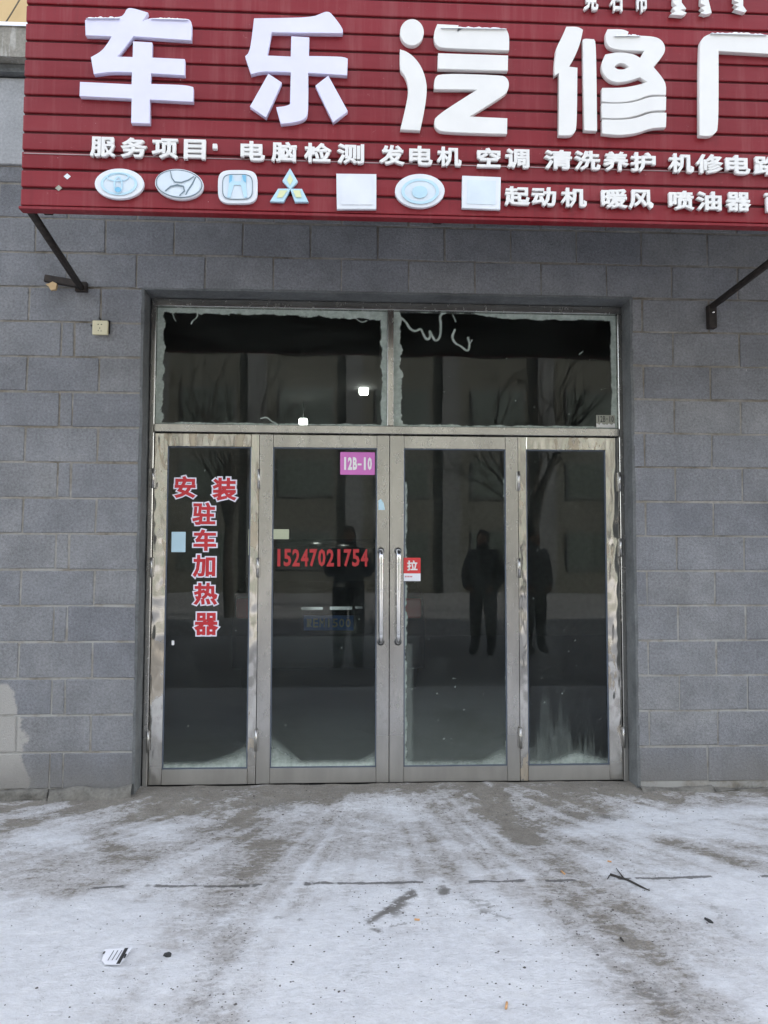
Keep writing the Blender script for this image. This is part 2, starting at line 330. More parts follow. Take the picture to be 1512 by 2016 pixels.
def grid_mesh(name, P, attrs, m, parent=None, smooth=True):      # P is (nx, ny, 3)
    nx, ny = P.shape[:2]; me = bpy.data.meshes.new(name)
    idx = np.arange(nx*ny).reshape(nx, ny); q = np.stack([idx[:-1, :-1], idx[1:, :-1], idx[1:, 1:], idx[:-1, 1:]], -1).reshape(-1, 4)
    me.vertices.add(nx*ny); me.vertices.foreach_set('co', P.reshape(-1)); me.loops.add(q.size); me.loops.foreach_set('vertex_index', q.ravel())
    me.polygons.add(len(q)); me.polygons.foreach_set('loop_start', np.arange(len(q))*4); me.update(calc_edges=True)
    if smooth: me.polygons.foreach_set('use_smooth', np.ones(len(q), bool))
    for k, v in attrs.items():
        a = me.attributes.new(k, 'FLOAT', 'POINT'); a.data.foreach_set('value', v.ravel().astype(np.float32))
    return link(name, me, m, parent)
def seg_dist(X, Y, a, b):
    ax, ay = a; bx, by = b; dx, dy = bx-ax, by-ay; L = dx*dx+dy*dy+1e-9
    t_ = np.clip(((X-ax)*dx+(Y-ay)*dy)/L, 0, 1); return np.hypot(X-ax-t_*dx, Y-ay-t_*dy)

# ------------------------------------------------------------ ground
GX0, GX1, GY0, GY1, GS = -3.6, 4.4, -3.6, .13, .0125
nx, ny = int((GX1-GX0)/GS), int((GY1-GY0)/GS)
xs = np.linspace(GX0, GX1, nx); ys = np.linspace(GY0, GY1, ny); X, Y = np.meshgrid(xs, ys, indexing='ij')
snow = np.interp(Y, [-3.6, -2.2, -1.35, -1.15, -.85, -.60, -.42, -.22, 0, .2], [.90, .88, .82, .62, .50, .47, .40, .24, .04, -.1])
dirt = np.zeros_like(X)
def stroke(F, pts, r, s, px=True):
    W = [gr(*p) for p in pts] if px else pts
    d = np.full(X.shape, 9.0)
    for a, b in zip(W, W[1:]): d = np.minimum(d, seg_dist(X, Y, (a[0], a[1]), (b[0], b[1])))
    F += s*np.exp(-(d/r)**2)
for pts, r, s in [
    ([(60, 1660), (130, 1650)], .10, .35), ([(300, 1640), (450, 1612)], .05, .20), ([(560, 1610), (760, 1590), (800, 1610)], .09, .30), ([(960, 1560), (975, 1590)], .03, .30),
    ([(1130, 1640), (1290, 1612), (1512, 1605)], .10, .55), ([(1260, 1640), (1420, 1640)], .10, .40), ([(1330, 1665), (1450, 1700)], .09, -.42),
    ([(960, 1575), (1075, 1690), (1200, 1790)], .075, -.40), ([(1200, 1790), (1300, 1900), (1360, 2016)], .15, -.42), ([(1090, 1700), (1230, 1850)], .16, -.18), ([(180, 1640), (240, 1690)], .07, -.22),
    ([(0, 1700), (280, 1690), (430, 1650)], .10, -.16), ([(510, 1620), (490, 1680), (450, 1800), (420, 2016)], .13, -.34), ([(350, 1790), (250, 2016)], .09, -.18),
    ([(0, 1800), (180, 1830)], .22, .28), ([(0, 1960), (120, 1940)], .25, .25), ([(620, 1720), (740, 1720)], .10, .20), ([(600, 1830), (640, 2000)], .12, .16),
    ([(800, 1930), (950, 1960)], .22, .24), ([(900, 1830), (1010, 1800)], .12, .18), ([(1440, 1760), (1512, 1820)], .13, .40), ([(930, 1715), (1040, 1720)], .07, .22),
    ([(1000, 1620), (1080, 1745)], .05, -.12), ([(1100, 1760), (1180, 1880), (1330, 1990)], .10, -.22), ([(1200, 1900), (1512, 1960)], .16, .12), ([(690, 1800), (760, 1760)], .05, .2)]:
    stroke(snow, pts, r, s)
for pts, r, s in [([(728, 1822), (775, 1788), (812, 1760)], .022, 1.0), ([(775, 1806), (792, 1786)], .030, .8), ([(800, 1772), (815, 1768)], .018, 1.0), ([(735, 1835), (745, 1840)], .012, .9), ([(770, 1828), (800, 1824)], .008, .8), ([(872, 1764), (880, 1756)], .018, .8), ([(830, 1752), (850, 1758)], .012, .5), ([(868, 1750), (874, 1762)], .024, .8), ([(785, 1752), (800, 1750)], .02, .6),
    ([(925, 1775), (960, 1790)], .055, .55), ([(690, 1790), (715, 1800)], .03, .4), ([(760, 1840), (700, 1930)], .04, .28), ([(545, 1812), (560, 1815)], .016, .7), ([(590, 1815), (592, 1818)], .012, .8),
    ([(450, 1690), (430, 1850), (410, 2016)], .09, .32), ([(1120, 1800), (1260, 1960)], .12, .30), ([(1400, 1785), (1450, 1850)], .02, .5), ([(1290, 1960), (1400, 1990)], .09, .32),
    ([(470, 1585), (560, 1600)], .07, .3), ([(520, 1600), (620, 1610)], .05, .35), ([(1050, 1600), (1200, 1610)], .06, .35), ([(110, 1876), (112, 1880)], .015, .7), ([(950, 1800), (1000, 1815)], .014, .7),
    ([(1190, 1610), (1210, 1618)], .03, .5), ([(0, 1660), (60, 1668), (200, 1700)], .04, .3), ([(1380, 1620), (1512, 1618)], .015, .4)]:
    stroke(dirt, pts, r, s)
big = vnoise(nx, ny, 9, 5, 6, .6, 3)-.5; fine = vnoise(nx, ny, 60, 34, 3, .6, 5)-.5
# wheel and shovel streaks fanning away from the door
ang = np.arctan2(X-.25, .9-Y); rad_ = np.hypot(X-.25, .9-Y)
st = vnoise(nx, ny, 2, 2, 1, .5, 8)*0
tab = np.random.default_rng(2).random(260); tt = (ang+1.6)/3.2*150; ii = np.clip(tt.astype(int), 0, 250); ff_ = tt-ii; st = tab[ii]*(1-ff_)+tab[ii+1]*ff_-.5
tb2 = np.random.default_rng(4).random(900); t2 = (ang+1.6)/3.2*640+big*3; i2 = np.clip(t2.astype(int), 0, 880); f2_ = t2-i2; st2 = tb2[i2]*(1-f2_)+tb2[i2+1]*f2_-.5
snow += big*.78+fine*.42+(st*.34+st2*.26*np.clip(vnoise(nx, ny, 8, 5, 3, .5, 77)*2-.6, 0, 1))*np.clip((rad_-.8)/.8, 0, 1)
lo = np.interp(Y, [-3.6, -.75, -.45], [.46, .45, -1.0])+.25*(vnoise(nx, ny, 30, 16, 4, .65, 91)-.5)+.16*st
snow = np.where(snow < lo, lo+(snow-lo)*.30, snow)
dirt += np.clip(st, 0, 1)*.18*np.clip((rad_-1.2), 0, 1)*np.clip(big+.5, 0, 1)
ramp_ = np.clip((Y+.42)/.50, 0, 1); ramp_ = ramp_*ramp_*(3-2*ramp_)
door = np.clip((X+1.45)/.25, 0, 1)*np.clip((2.0-X)/.25, 0, 1); side = .030*np.clip((Y+.5)/.45, 0, 1)
Z = .052*ramp_*door+side*(1-door)+np.clip(snow, 0, 1)*.012+big*.010+fine*.004
edge_f = np.clip(np.minimum(np.minimum(X-GX0, GX1-X), Y-GY0)/.25, 0, 1); Z = Z*edge_f
grid_mesh('ground', np.stack([X, Y, Z], -1), {'snow': snow, 'dirt': np.clip(dirt, 0, 1)}, MT['ground'])['kind'] = 'structure'
me = bpy.data.meshes.new('road')
me.from_pydata([(-400, -400, -.012), (400, -400, -.012), (400, 400, -.012), (-400, 400, -.012)], [], [(0, 1, 2, 3)])
tag(link('road', me, MT['road']), kind='structure')

# ------------------------------------------------------------ shop building
shop = empty('shop_building', (0, .1, 0), 'grey concrete block shop front with yellow rendered wall above its snowy cornice', 'building')
OX0, OX1, OZ = -1.147, 1.677, 2.88
WX0, WX1 = -3.6, 4.6
zrow = lambda k: 1.08+.2*k
rows = {}
for r in range(-5, 13):
    odd = r % 2 != 0; L = []; RR = []
    if r >= 9:
        base = 1.9277 if odd else 1.7489
        js = sorted([base-.39*i for i in range(0, 16)]+[base+.40*i for i in range(1, 9)])
        js = [j for j in js if WX0 < j < WX1]; L = [WX0]+js+[WX1]; rows[r] = [(a, b) for a, b in zip(L, L[1:])]
    else:
        jl = [-1.5309, -1.602]+[-1.602-.4*i for i in range(1, 8)] if odd else [-1.3866-.4*i for i in range(0, 8)]
        jr = [1.9277+.4*i for i in range(0, 9)] if odd else [1.7489+.4*i for i in range(0, 9)]
        if r == -5: jr = [2.085+.4*i for i in range(0, 8)]
        L = sorted([j for j in jl if j > WX0]+[WX0, OX0]); RR = sorted([j for j in jr if j < WX1]+[OX1, WX1])
        rows[r] = list(zip(L, L[1:]))+list(zip(RR, RR[1:]))
bcache = {}
nb = 0
for r, spans in rows.items():
    z0, z1 = zrow(r), zrow(r+1)
    if r == 12: z1 = 3.58
    for a, b in spans:
        if b-a < .02: continue
        jx = .0055; h = z1-z0-.011
        key = (round(b-a, 3), round(h, 3), random.randint(0, 2))
        if key not in bcache:
            bm = bmesh.new(); ww = b-a-2*jx
            add_box(bm, -ww/2, ww/2, 0, .09, 0, h, .003, 1)
            for v in bm.verts:
                if v.co.y < .02: v.co.x += random.uniform(-.0035, .0035); v.co.z += random.uniform(-.0032, .0032)
            me = bpy.data.meshes.new('concrete_block'); bm.normal_update(); bm.to_mesh(me); bm.free(); me.materials.append(MT['block']); bcache[key] = me
        o = bpy.data.objects.new('concrete_block', bcache[key]); col.objects.link(o); o.parent = shop
        o.location = Vector(((a+b)/2, random.uniform(-.0016, .0016), z0+.0055+random.uniform(-.001, .001)))-shop.location
        o.rotation_euler = (random.uniform(-.004, .004), random.uniform(-.003, .003), random.uniform(-.0025, .0025)); nb += 1
bm = bmesh.new()
add_box(bm, WX0, OX0-.004, .0045, .24, -.05, OZ+.001); add_box(bm, OX1+.004, WX1, .0045, .24, -.05, OZ+.001); add_box(bm, WX0, WX1, .0045, .24, OZ+.003, 3.583)
bmo('mortar', bm, MT['mortar'], shop)
bm = bmesh.new()                                # the rest of the wall beyond the surveyed stretch, in the same courses
for s0, s1 in ((-16, WX0-.003), (WX1+.003, 32)):
    add_box(bm, s0, s1, .004, .24, -.05, 3.583)
bmo('side_wall', bm, MT['block'], shop)
# rendered reveals of the doorway, a little wavy
def wavy(name, x0, x1, y0, y1, z0, z1, m, parent, amp=.006, n=40, axis='z', seed=1):
    g = np.random.default_rng(seed); bm = bmesh.new(); k = n
    prev = None
    for i in range(k+1):
        t_ = i/k; a = (g.random(4)-.5)*2*amp
        if axis == 'z': z = z0+(z1-z0)*t_; q = [(x0+a[0], y0+a[1]), (x1+a[2], y0+a[3]), (x1, y1), (x0, y1)]; vs_ = [bm.verts.new((u, v, z)) for u, v in q]
        else: x = x0+(x1-x0)*t_; q = [(y0+a[0], z0+a[1]), (y0+a[2], z1+a[3]), (y1, z1+a[3]*.5), (y1, z0)]; vs_ = [bm.verts.new((x, u, v)) for u, v in q]
        if prev:
            for j in range(4): bm.faces.new((prev[j], prev[(j+1) % 4], vs_[(j+1) % 4], vs_[j]))
        else: bm.faces.new(vs_)
        prev = vs_
    bm.faces.new(prev); bmesh.ops.recalc_face_normals(bm, faces=bm.faces); return bmo(name, bm, m, parent)
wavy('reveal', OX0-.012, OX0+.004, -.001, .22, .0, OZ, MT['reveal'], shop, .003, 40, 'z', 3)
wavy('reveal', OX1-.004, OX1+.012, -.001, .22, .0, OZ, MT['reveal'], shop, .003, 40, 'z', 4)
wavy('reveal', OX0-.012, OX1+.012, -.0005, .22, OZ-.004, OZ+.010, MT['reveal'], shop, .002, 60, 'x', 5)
# crumbling plinth, lower left and right of the door
def plinth(x0, x1, ztop, seed):
    n_, k = int((x1-x0)/.02), 12; g = vnoise(n_, k, (x1-x0)*5, 3, 4, .6, seed); P = np.zeros((n_, k, 3))
    for i in range(n_):
        for j in range(k):
            t_ = j/(k-1); z = -.04+(ztop+.04)*min(1, t_*1.35); out_ = -.040-.030*(1-min(1, t_*1.35))
            if t_*1.35 > 1: out_ *= max(0, 1-(t_*1.35-1)/.35); z = ztop+.004
            P[i, j] = (x0+(x1-x0)*i/(n_-1), out_+(g[i, j]-.5)*.085*(1 if t_ < .7 else .3)+.004, z+(g[i, (j+5) % k]-.5)*.055)
    P[:, -1, 1] = .012
    return grid_mesh('plinth', P, {}, MT['plinth'], shop, False)
plinth(-3.6, -1.60, .075, 21); plinth(-1.59, -1.150, .088, 22); plinth(1.682, 2.10, .052, 23); plinth(2.11, 4.6, .045, 24)
# ring beam, cornice, snow on it, upper wall
box('ring_beam', -16, 32, -.014, .24, 3.584, 4.092, MT['beam'], shop, .004)
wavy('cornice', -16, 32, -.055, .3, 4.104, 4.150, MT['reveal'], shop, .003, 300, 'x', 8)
wavy('cornice', -16, 32, -.120, .3, 4.152, 4.335, MT['cornice'], shop, .006, 500, 'x', 9)
n_ = 700; g = vnoise(n_, 9, 40, 2, 4, .55, 31); P = np.zeros((n_, 9, 3))
for j in range(9):
    a = j/8*math.pi; P[:, j, 0] = np.linspace(-16, 32, n_); P[:, j, 1] = .06-.19*math.cos(a)+(g[:, j]-.5)*.02; P[:, j, 2] = 4.325+math.sin(a)*(.045+g[:, 4]*.055)
P[:, 8, 1] = .135
tag(grid_mesh('snow', P, {}, MT['snow'], shop), kind='stuff')
box('upper_wall', -16, 32, .13, .6, 4.30, 10.4, MT['yellow'], shop)
box('roof', -16, 32, .16, 12, 10.41, 10.6, MT['beam'], shop)
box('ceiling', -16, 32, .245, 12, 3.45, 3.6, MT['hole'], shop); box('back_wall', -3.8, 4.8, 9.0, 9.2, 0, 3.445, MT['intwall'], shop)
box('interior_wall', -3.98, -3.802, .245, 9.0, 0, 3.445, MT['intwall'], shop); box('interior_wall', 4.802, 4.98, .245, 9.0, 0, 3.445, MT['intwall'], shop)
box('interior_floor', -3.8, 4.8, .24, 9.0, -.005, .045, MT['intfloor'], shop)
# back window of the garage, daylight behind it
bw = box('back_window', -1.62, -.90, 8.93, 8.99, 1.38, 1.86, MT['darksteel'], shop, .004)
for i in range(2): box('pane', -1.60+.36*i, -1.285+.36*i, 8.915, 8.928, 1.40, 1.84, MT['litwin'], bw)
tube('cable', [at(42, -6, .10), at(24, 24, .10), at(4, 56, .10)], .004, MT['cable'], shop, 6)

# ------------------------------------------------------------ door set
FY = .135
frame = empty('storefront_frame', (.268, .15, .05), 'worn stainless steel doorway frame with two frosted fanlights above the transom bar', 'door frame')
box('jamb', -1.137, -1.108, FY, .195, .050, 2.825, MT['steel'], frame, .003); box('jamb', 1.646, 1.673, FY, .195, .050, 2.825, MT['steel'], frame, .003)
box('head_bar', -1.137, 1.673, FY, .195, 2.827, 2.872, MT['steel'], frame, .003)
box('transom_bar', -1.105, 1.643, FY-.010, .195, 2.080, 2.127, MT['steel'], frame, .003)
box('mullion', .253, .291, FY, .195, 2.1295, 2.825, MT['steel'], frame, .003)
box('threshold', -1.137, 1.673, .125, .23, .028, .048, MT['rubber'], frame, .002)
def frost_sheet(x0, x1, z0, z1, Yp, fn, parent, step=.004):
    a, b = max(8, int((x1-x0)/step)), max(8, int((z1-z0)/step)); u = np.linspace(x0, x1, a); v = np.linspace(z0, z1, b); U, V = np.meshgrid(u, v, indexing='ij')
    F = np.clip(np.maximum(fn(U, V, a, b), .012+.05*np.clip(vnoise(a, b, 5, 9, 5, .6, int(x0*100) % 97)-.45, 0, 1)), 0, 1); P = np.stack([U, np.full_like(U, Yp), V], -1)
    o = grid_mesh('frost', P, {'frost': F}, MT['frost'], parent); return o
def smooth_line(pts, it=2):
    for _ in range(it):
        q = [pts[0]]
        for a, b in zip(pts, pts[1:]): q += [(a[0]*.75+b[0]*.25, a[1]*.75+b[1]*.25), (a[0]*.25+b[0]*.75, a[1]*.25+b[1]*.75)]
        pts = q+[pts[-1]]
    return pts
def polyd(U, V, pts, Yp):
    pts = smooth_line(pts)
    W = [at(p[0], p[1], Yp) for p in pts]; d = np.full(U.shape, 9.0)
    for a, b in zip(W, W[1:]): d = np.minimum(d, seg_dist(U, V, (a.x, a.z), (b.x, b.z)))
    return d
def specks(U, V, n, seed, x0, x1, z0, z1, r=.0025):
    g = np.random.default_rng(seed); o = np.zeros_like(U)
    for _ in range(n):
        cx, cz, q = g.uniform(x0, x1), g.uniform(z0, z1), r*g.uniform(.7, 1.8); o = np.maximum(o, np.clip(1.6-np.hypot(U-cx, V-cz)/q, 0, 1))
    return o*.8
def fan_left(U, V, a, b):
    n = vnoise(a, b, 26, 14, 4, .6, 41)-.5; dl, dr, dt, db = U+1.105, .251-U, 2.825-V, V-2.128
    m = np.maximum.reduce([.042-dl+n*.045, .036-dr+n*.028, .032+.018*np.clip((U+.6)/.8, 0, 1)-dt+n*.035, .016-db+n*.016])
    for pts, r in [([(338, 606), (340, 622), (345, 630)], .005), ([(386, 606), (389, 622), (378, 630), (376, 636)], .006), ([(448, 606), (450, 620)], .005), ([(513, 823), (525, 820), (533, 828), (545, 834)], .007), ([(700, 625), (712, 634), (722, 630)], .006)]:
        m = np.maximum(m, r-polyd(U, V, pts, .15)+n*.004)
    return np.clip(m*160, 0, 1)*.95
def fan_right(U, V, a, b):
    n = vnoise(a, b, 26, 14, 4, .6, 43)-.5; dl, dr, dt, db = U-.293, 1.643-U, 2.825-V, V-2.128
    m = np.maximum.reduce([.046-dl+n*.040, .034-dr+n*.02, .030*np.clip((U-.75)/.2, 0, 1)-dt+n*.022+.004, .018-db+n*.018])
    for pts, r in [([(787, 622), (800, 632), (806, 645), (818, 652), (829, 645), (833, 655), (840, 668), (848, 664), (846, 648), (851, 660), (858, 671), (867, 664), (869, 640), (866, 618), (878, 614)], .0095),
                   ([(892, 618), (898, 632)], .006), ([(896, 648), (890, 662), (897, 675), (908, 680), (922, 692), (926, 678), (922, 664)], .009), ([(926, 676), (930, 668)], .006), ([(862, 846), (866, 834), (872, 846)], .01), ([(1142, 696), (1149, 691)], .005)]:
        m = np.maximum(m, r-polyd(U, V, pts, .15)+n*.005)
    return np.maximum(np.clip(m*160, 0, 1)*.95, specks(U, V, 10, 3, .5, 1.6, 2.2, 2.8, .002))
for (x0, x1, fn) in ((-1.1075, .2525, fan_left), (.2915, 1.6455, fan_right)):
    p_ = box('pane', x0, x1, .166, .172, 2.1275, 2.8265, MT['glass'], frame); frost_sheet(x0+.001, x1-.001, 2.129, 2.825, .1645, fn, p_)
# the unit number plate stuck in the lower right corner of the right fanlight
x0, x1, z0, z1 = pbox((1174, 824), (1211, 849), .16); z0 += .022; z1 += .022
np_ = box('number_sticker', x0, x1, .1615, .1635, z0, z1, MT['grey'], frame)
gx = x0+.008
for i, ch in enumerate('12B-10'):
    w_ = (x1-x0-.012)/6; glyph('letter', ch, gx+i*w_, gx+i*w_+w_*.8, z0+.034, z1-.006, .161, .0004, MT['ink'], np_, .01) if ch != '-' else shape('letter', [[(gx+i*w_, z1-.026), (gx+i*w_+w_*.7, z1-.026), (gx+i*w_+w_*.7, z1-.022), (gx+i*w_, z1-.022)]], .161, .0004, MT['ink'], np_)
tp = [(x0, z0)]+[(x1, z0)]+[(x1-(x1-x0)*i/12, z0+.022+random.uniform(-.006, .009)) for i in range(13)]
shape('torn_paper', [tp], .1612, .0006, MT['white'], np_)

def hinge(parent, x, z0, z1, yy=.128):
    o = tube('hinge', [(x, yy, z0), (x, yy, (z0+z1)/2-.001), (x, yy, (z0+z1)/2+.001), (x, yy, z1)], .0075, MT['steel'], parent, 10)
    box('hinge_plate', x-.012, x+.012, yy+.006, yy+.0135, z0+.003, z1-.003, MT['steel'], o, .001); return o
def leaf(xl, gl, gr_, xr, label, m, seed, frost, hinges, railproud):
    t = empty('door_leaf', ((xl+xr)/2, .16, .055), label, 'door leaf', 'four leaves of the shop doorway')
    Y0, Y1 = .1465, .182
    z0, z1 = .056, 2.074; rb, rt = .143, 1.998
    box('stile', xl, gl, Y0, Y1, z0, z1, m, t, .0025, 2); box('stile', gr_, xr, Y0, Y1, z0, z1, m, t, .0025, 2)
    pr = .006 if railproud else .0
    box('top_rail', gl+.0015, gr_-.0015, Y0-pr+.001, Y1-.002, rt, z1-.001, m if railproud else MT['steel'], t, .002); box('bottom_rail', gl+.0015, gr_-.0015, Y0-pr+.001, Y1-.002, z0+.001, rb, MT['steel'], t, .002)
    bm = bmesh.new(); gw = .007
    add_box(bm, gl+.0005, gl+gw, Y0+.004, .158, rb+.0005, rt-.0005); add_box(bm, gr_-gw, gr_-.0005, Y0+.004, .158, rb+.0005, rt-.0005)
    add_box(bm, gl+gw, gr_-gw, Y0+.0045, .158, rt-gw, rt-.001); add_box(bm, gl+gw, gr_-gw, Y0+.0045, .158, rb+.001, rb+gw); bmo('gasket', bm, MT['gasket'], t)
    pa = box('pane', gl-.004, gr_+.004, .160, .166, rb-.004, rt+.004, MT['glass'], t)
    frost_sheet(gl+.001, gr_-.001, rb+.001, rt-.001, .1585, frost, pa, .005)
    for hx, a, b in hinges: hinge(t, hx, a, b)
    return t, pa
def f1(U, V, a, b):
    n = vnoise(a, b, 12, 40, 4, .6, 51)-.5; db = V-.143; dr = -.546-U
    h = .035+.085*np.clip((U+.85)/.30, 0, 1)**2
    return np.clip(1.25-db/h, 0, 1)**1.2*.85+np.clip(.15-db*.5, 0, 1)*.7+specks(U, V, 10, 5, -1.02, -.55, .3, 1.9, .0018)+n*.0
def f2(U, V, a, b):
    n = vnoise(a, b, 12, 40, 4, .6, 52)-.5; db = V-.143; dl = U+.418; dr = .194-U
    return np.clip(1-db/(.045+.16*np.clip(1-dl/.18, 0, 1)+.05*np.clip(1-dr/.1, 0, 1)), 0, 1)*.85+np.clip(1-db/.03, 0, 1)*.5+.14*np.clip(1-db/.42, 0, 1)+np.clip((.006+n*.012-dr)*200, 0, 1)*.6*(V < .75)*(V > .45)+specks(U, V, 8, 6, -.4, .18, .3, 1.9, .0018)
def f3(U, V, a, b):
    n = vnoise(a, b, 14, 60, 4, .6, 53)-.5; db = V-.143; dl = U-.352; dr = .960-U
    e = np.clip((.020+n*.030-dl)*200, 0, 1)*.80*(V < 1.80)+np.clip((.008+n*.03-dr)*200, 0, 1)*.7*((V < .75)+((V > 1.55)*(V < 1.9)))
    return np.maximum(np.clip(e, 0, .85), np.clip(1-db/(.035+.10*np.clip(1-dr/.15, 0, 1)), 0, 1)*.62+.20*np.clip(1-db/.62, 0, 1)**1.3+.16*np.clip((.06-dl)*60, 0, 1)*(V < .85))+specks(U, V, 12, 7, .55, .72, .15, .65, .0020)+specks(U, V, 10, 17, .4, .9, .3, 1.9, .0015)
def f4(U, V, a, b):
    n = vnoise(a, b, 22, 14, 3, .6, 54); n2 = vnoise(a, b, 60, 3, 2, .6, 55); db = V-.143; u = (U-1.082)/.482
    n3 = vnoise(a, b, 90, 6, 3, .7, 57)-.5; top = np.interp(u, [0, .12, .2, .3, .42, .5, .56, .62, .68, .78, .85, 1], [.12, .22, .50, .30, .34, .28, .14, .22, .16, .22, .08, .05])*(.55+.9*n2)+n3*.25
    body = np.clip((top-db)/.12, 0, 1)**.7*(.10+.14*np.clip(1-db/.3, 0, 1))*(.5+n)
    return np.maximum(body, np.clip(1-(db-.05*np.clip(1-np.abs(u-.6)*3, 0, 1))/.045, 0, 1)*.85*(.6+.5*n))+specks(U, V, 22, 8, 1.1, 1.55, .35, 1.15, .0017)+specks(U, V, 7, 18, 1.1, 1.55, 1.15, 1.95, .0015)
HJ = ((1.750, 1.865), (1.235, 1.350), (.245, .365))
L1, P1 = leaf(-1.1035, -1.029, -.545, -.4985, 'narrow left door leaf carrying the vertical red heater lettering', MT['mirror'], 1, f1, [(-1.107, *h) for h in HJ], True)
L2, P2 = leaf(-.4955, -.418, .194, .2660, 'door leaf with pink unit number sticker and red phone number', MT['steel'], 2, f2, [(-.497, *h) for h in HJ], False)
L3, P3 = leaf(.2700, .352, .960, 1.0325, 'door leaf with the red and white pull sticker beside its handle', MT['steel'], 3, f3, [(1.034, *h) for h in HJ], False)
L4, P4 = leaf(1.0355, 1.082, 1.564, 1.6415, 'narrow right door leaf with bare glass and spiky frost at its foot', MT['mirror'], 4, f4, [(1.645, *h) for h in (HJ[0], (1.36, 1.47), HJ[2])], True)
def handle(parent, x):
    z0, z1 = .884, 1.369; yb = .1465; yo = .085
    o = tube('handle', [(x, yb-.004, z1+.022), (x, yb-.028, z1+.020), (x, yo+.006, z1+.006), (x, yo, z1-.014), (x, yo, z1-.03), (x, yo, z0+.03), (x, yo, z0+.014), (x, yo+.006, z0-.006), (x, yb-.028, z0-.020), (x, yb-.004, z0-.022)], .0135, MT['chrome'], parent, 16)
    for z in (z1+.022, z0-.022): tube('boss', [(x, yb-.0002, z), (x, yb-.010, z)], .021, MT['darksteel'], o, 18)
    for z in (z1-.05, z1-.056, z0+.055, z0+.049, 1.165, 1.158): tube('ring', [(x, yo, z-.0016), (x, yo, z+.0016)], .0150, MT['chrome'], o, 16)
    return o
handle(L2, .217); handle(L3, .318)
YS = .1572
def sticker_char(ch, a, b, parent):
    x0, x1, z0, z1 = pbox(a, b, YS); m_ = .007
    o = glyph('letter_backing', ch, x0+m_, x1-m_, z0+m_, z1-m_, YS, .0006, MT['stwhite'], parent, .085, .060)
    glyph('letter', ch, x0+m_, x1-m_, z0+m_, z1-m_, YS-.0011, .0006, MT['stred'], o, .034)
for ch, a, b in [('安', (342, 935), (387, 983)), ('装', (417, 938), (467, 988)), ('驻', (377, 987), (426, 1036)), ('车', (379, 1040), (428, 1087)), ('加', (378, 1090), (426, 1138)), ('热', (380, 1145), (430, 1193)), ('器', (381, 1204), (431, 1253))]:
    sticker_char(ch, a, b, L1)
x0, x1, z0, z1 = pbox((338, 1047), (365, 1087), YS); box('card', x0, x1, YS-.0008, YS+.0002, z0, z1, MT['blue'], L1, .0003)
x0, x1, z0, z1 = pbox((338, 1261), (343, 1270), YS); box('paper_scrap', x0, x1, YS-.0008, YS+.0002, z0, z1, MT['white'], L1)
x0, x1, z0, z1 = pbox((541, 1080), (726, 1116), YS); w_ = (x1-x0)/11
for i, ch in enumerate('15247021754'): glyph('digit', ch, x0+i*w_+.003, x0+(i+1)*w_-.004, z0+.002, z1-.002, YS, .0005, MT['digit'], L2, .030)
x0, x1, z0, z1 = pbox((670, 890), (738, 935), YS); pk = box('unit_sticker', x0, x1, YS-.0008, YS+.0002, z0, z1, MT['pink'], L2, .0003)
w_ = (x1-x0-.03)/6
for i, ch in enumerate('12B-10'):
    X0 = x0+.015+i*w_
    if ch == '-': shape('letter', [[(X0, z0+.056), (X0+w_*.8, z0+.056), (X0+w_*.8, z0+.067), (X0, z0+.067)]], YS-.0012, .0005, MT['white'], pk)
    else: glyph('letter', ch, X0+.001, X0+w_-.003, z0+.028, z1-.030, YS-.0012, .0005, MT['white'], pk, .045)
x0, x1, z0, z1 = pbox((795, 1098), (828, 1144), .140); zm = z0+(z1-z0)*.33
ps = box('pull_sticker', x0, x1, .1405, .1455, zm, z1, MT['pull'], L3); box('white_band', x0, x1, .1405, .1455, z0, zm-.0005, MT['paper'], ps)
glyph('letter', '拉', x0+.019, x1-.018, zm+.016, z1-.016, .1400, .0005, MT['white'], ps, .03)
for i in range(5): box('print', x0+.008+i*.009, x0+.013+i*.009, .1398, .1403, z0+.022, z0+.030, MT['stred'], ps)
x0, x1, z0, z1 = pbox((745, 982), (758, 1004), .1458)
shape('paper_scrap', [[(x0, z0), (x1, z0), (x1-.008, z0+.04), (x0+.015, z1), (x0, z1-.01)]], .1462, .0006, MT['blue'], L2)
shape('keyhole_plate', [[(at(316, 1049, .1458).x+.021*math.cos(k*math.pi/10), at(316, 1049, .1458).z+.026*math.sin(k*math.pi/10)) for k in range(20)]], .1462, .001, MT['steel'], L1)

# ------------------------------------------------------------ sign
SY = -1.04
sign = empty('shop_sign', (.3, -1.0, 2.88), 'long red boarded shop sign with large white raised characters over the doorway', 'sign')
SX0, SX1, SZ0, pit = -1.425, 4.35, 2.884, .0838
nP = 18
for i in range(nP):
    z = SZ0+i*pit; x = SX0; j = 0
    cut = 2.35 if i % 2 else 2.75
    for a, b in ((SX0, cut), (cut+.003, SX1)):
        bm = bmesh.new(); add_box(bm, a, b, SY, SY+.018, z+.0055, z+pit-.0055, .0045, 2)
        o = bmo('plank', bm, MT['red'], sign); o.location.y += random.uniform(-.001, .001); o.rotation_euler = (random.uniform(-.012, .012), 0, 0)
SZ1 = SZ0+nP*pit
box('backing', SX0+.004, SX1-.004, SY+.010, SY+.04, SZ0-.006, SZ1-.002, MT['redback'], sign)
box('edge_strip', SX0-.006, SX1, SY-.003, SY+.045, SZ0-.013, SZ0+.0005, MT['red'], sign, .002)
q = at(60, 314, SY).z
box('light_strip', SX0+.01, SX1, SY-.004, SY+.004, q+.0245, q+.0285, plain('strip_pale', (.34, .25, .25), .5, .2, .3, 6), sign)
box('roof_sheet', SX0, SX1, SY+.042, -.126, SZ1-.06, SZ1-.04, MT['darksteel'], sign)
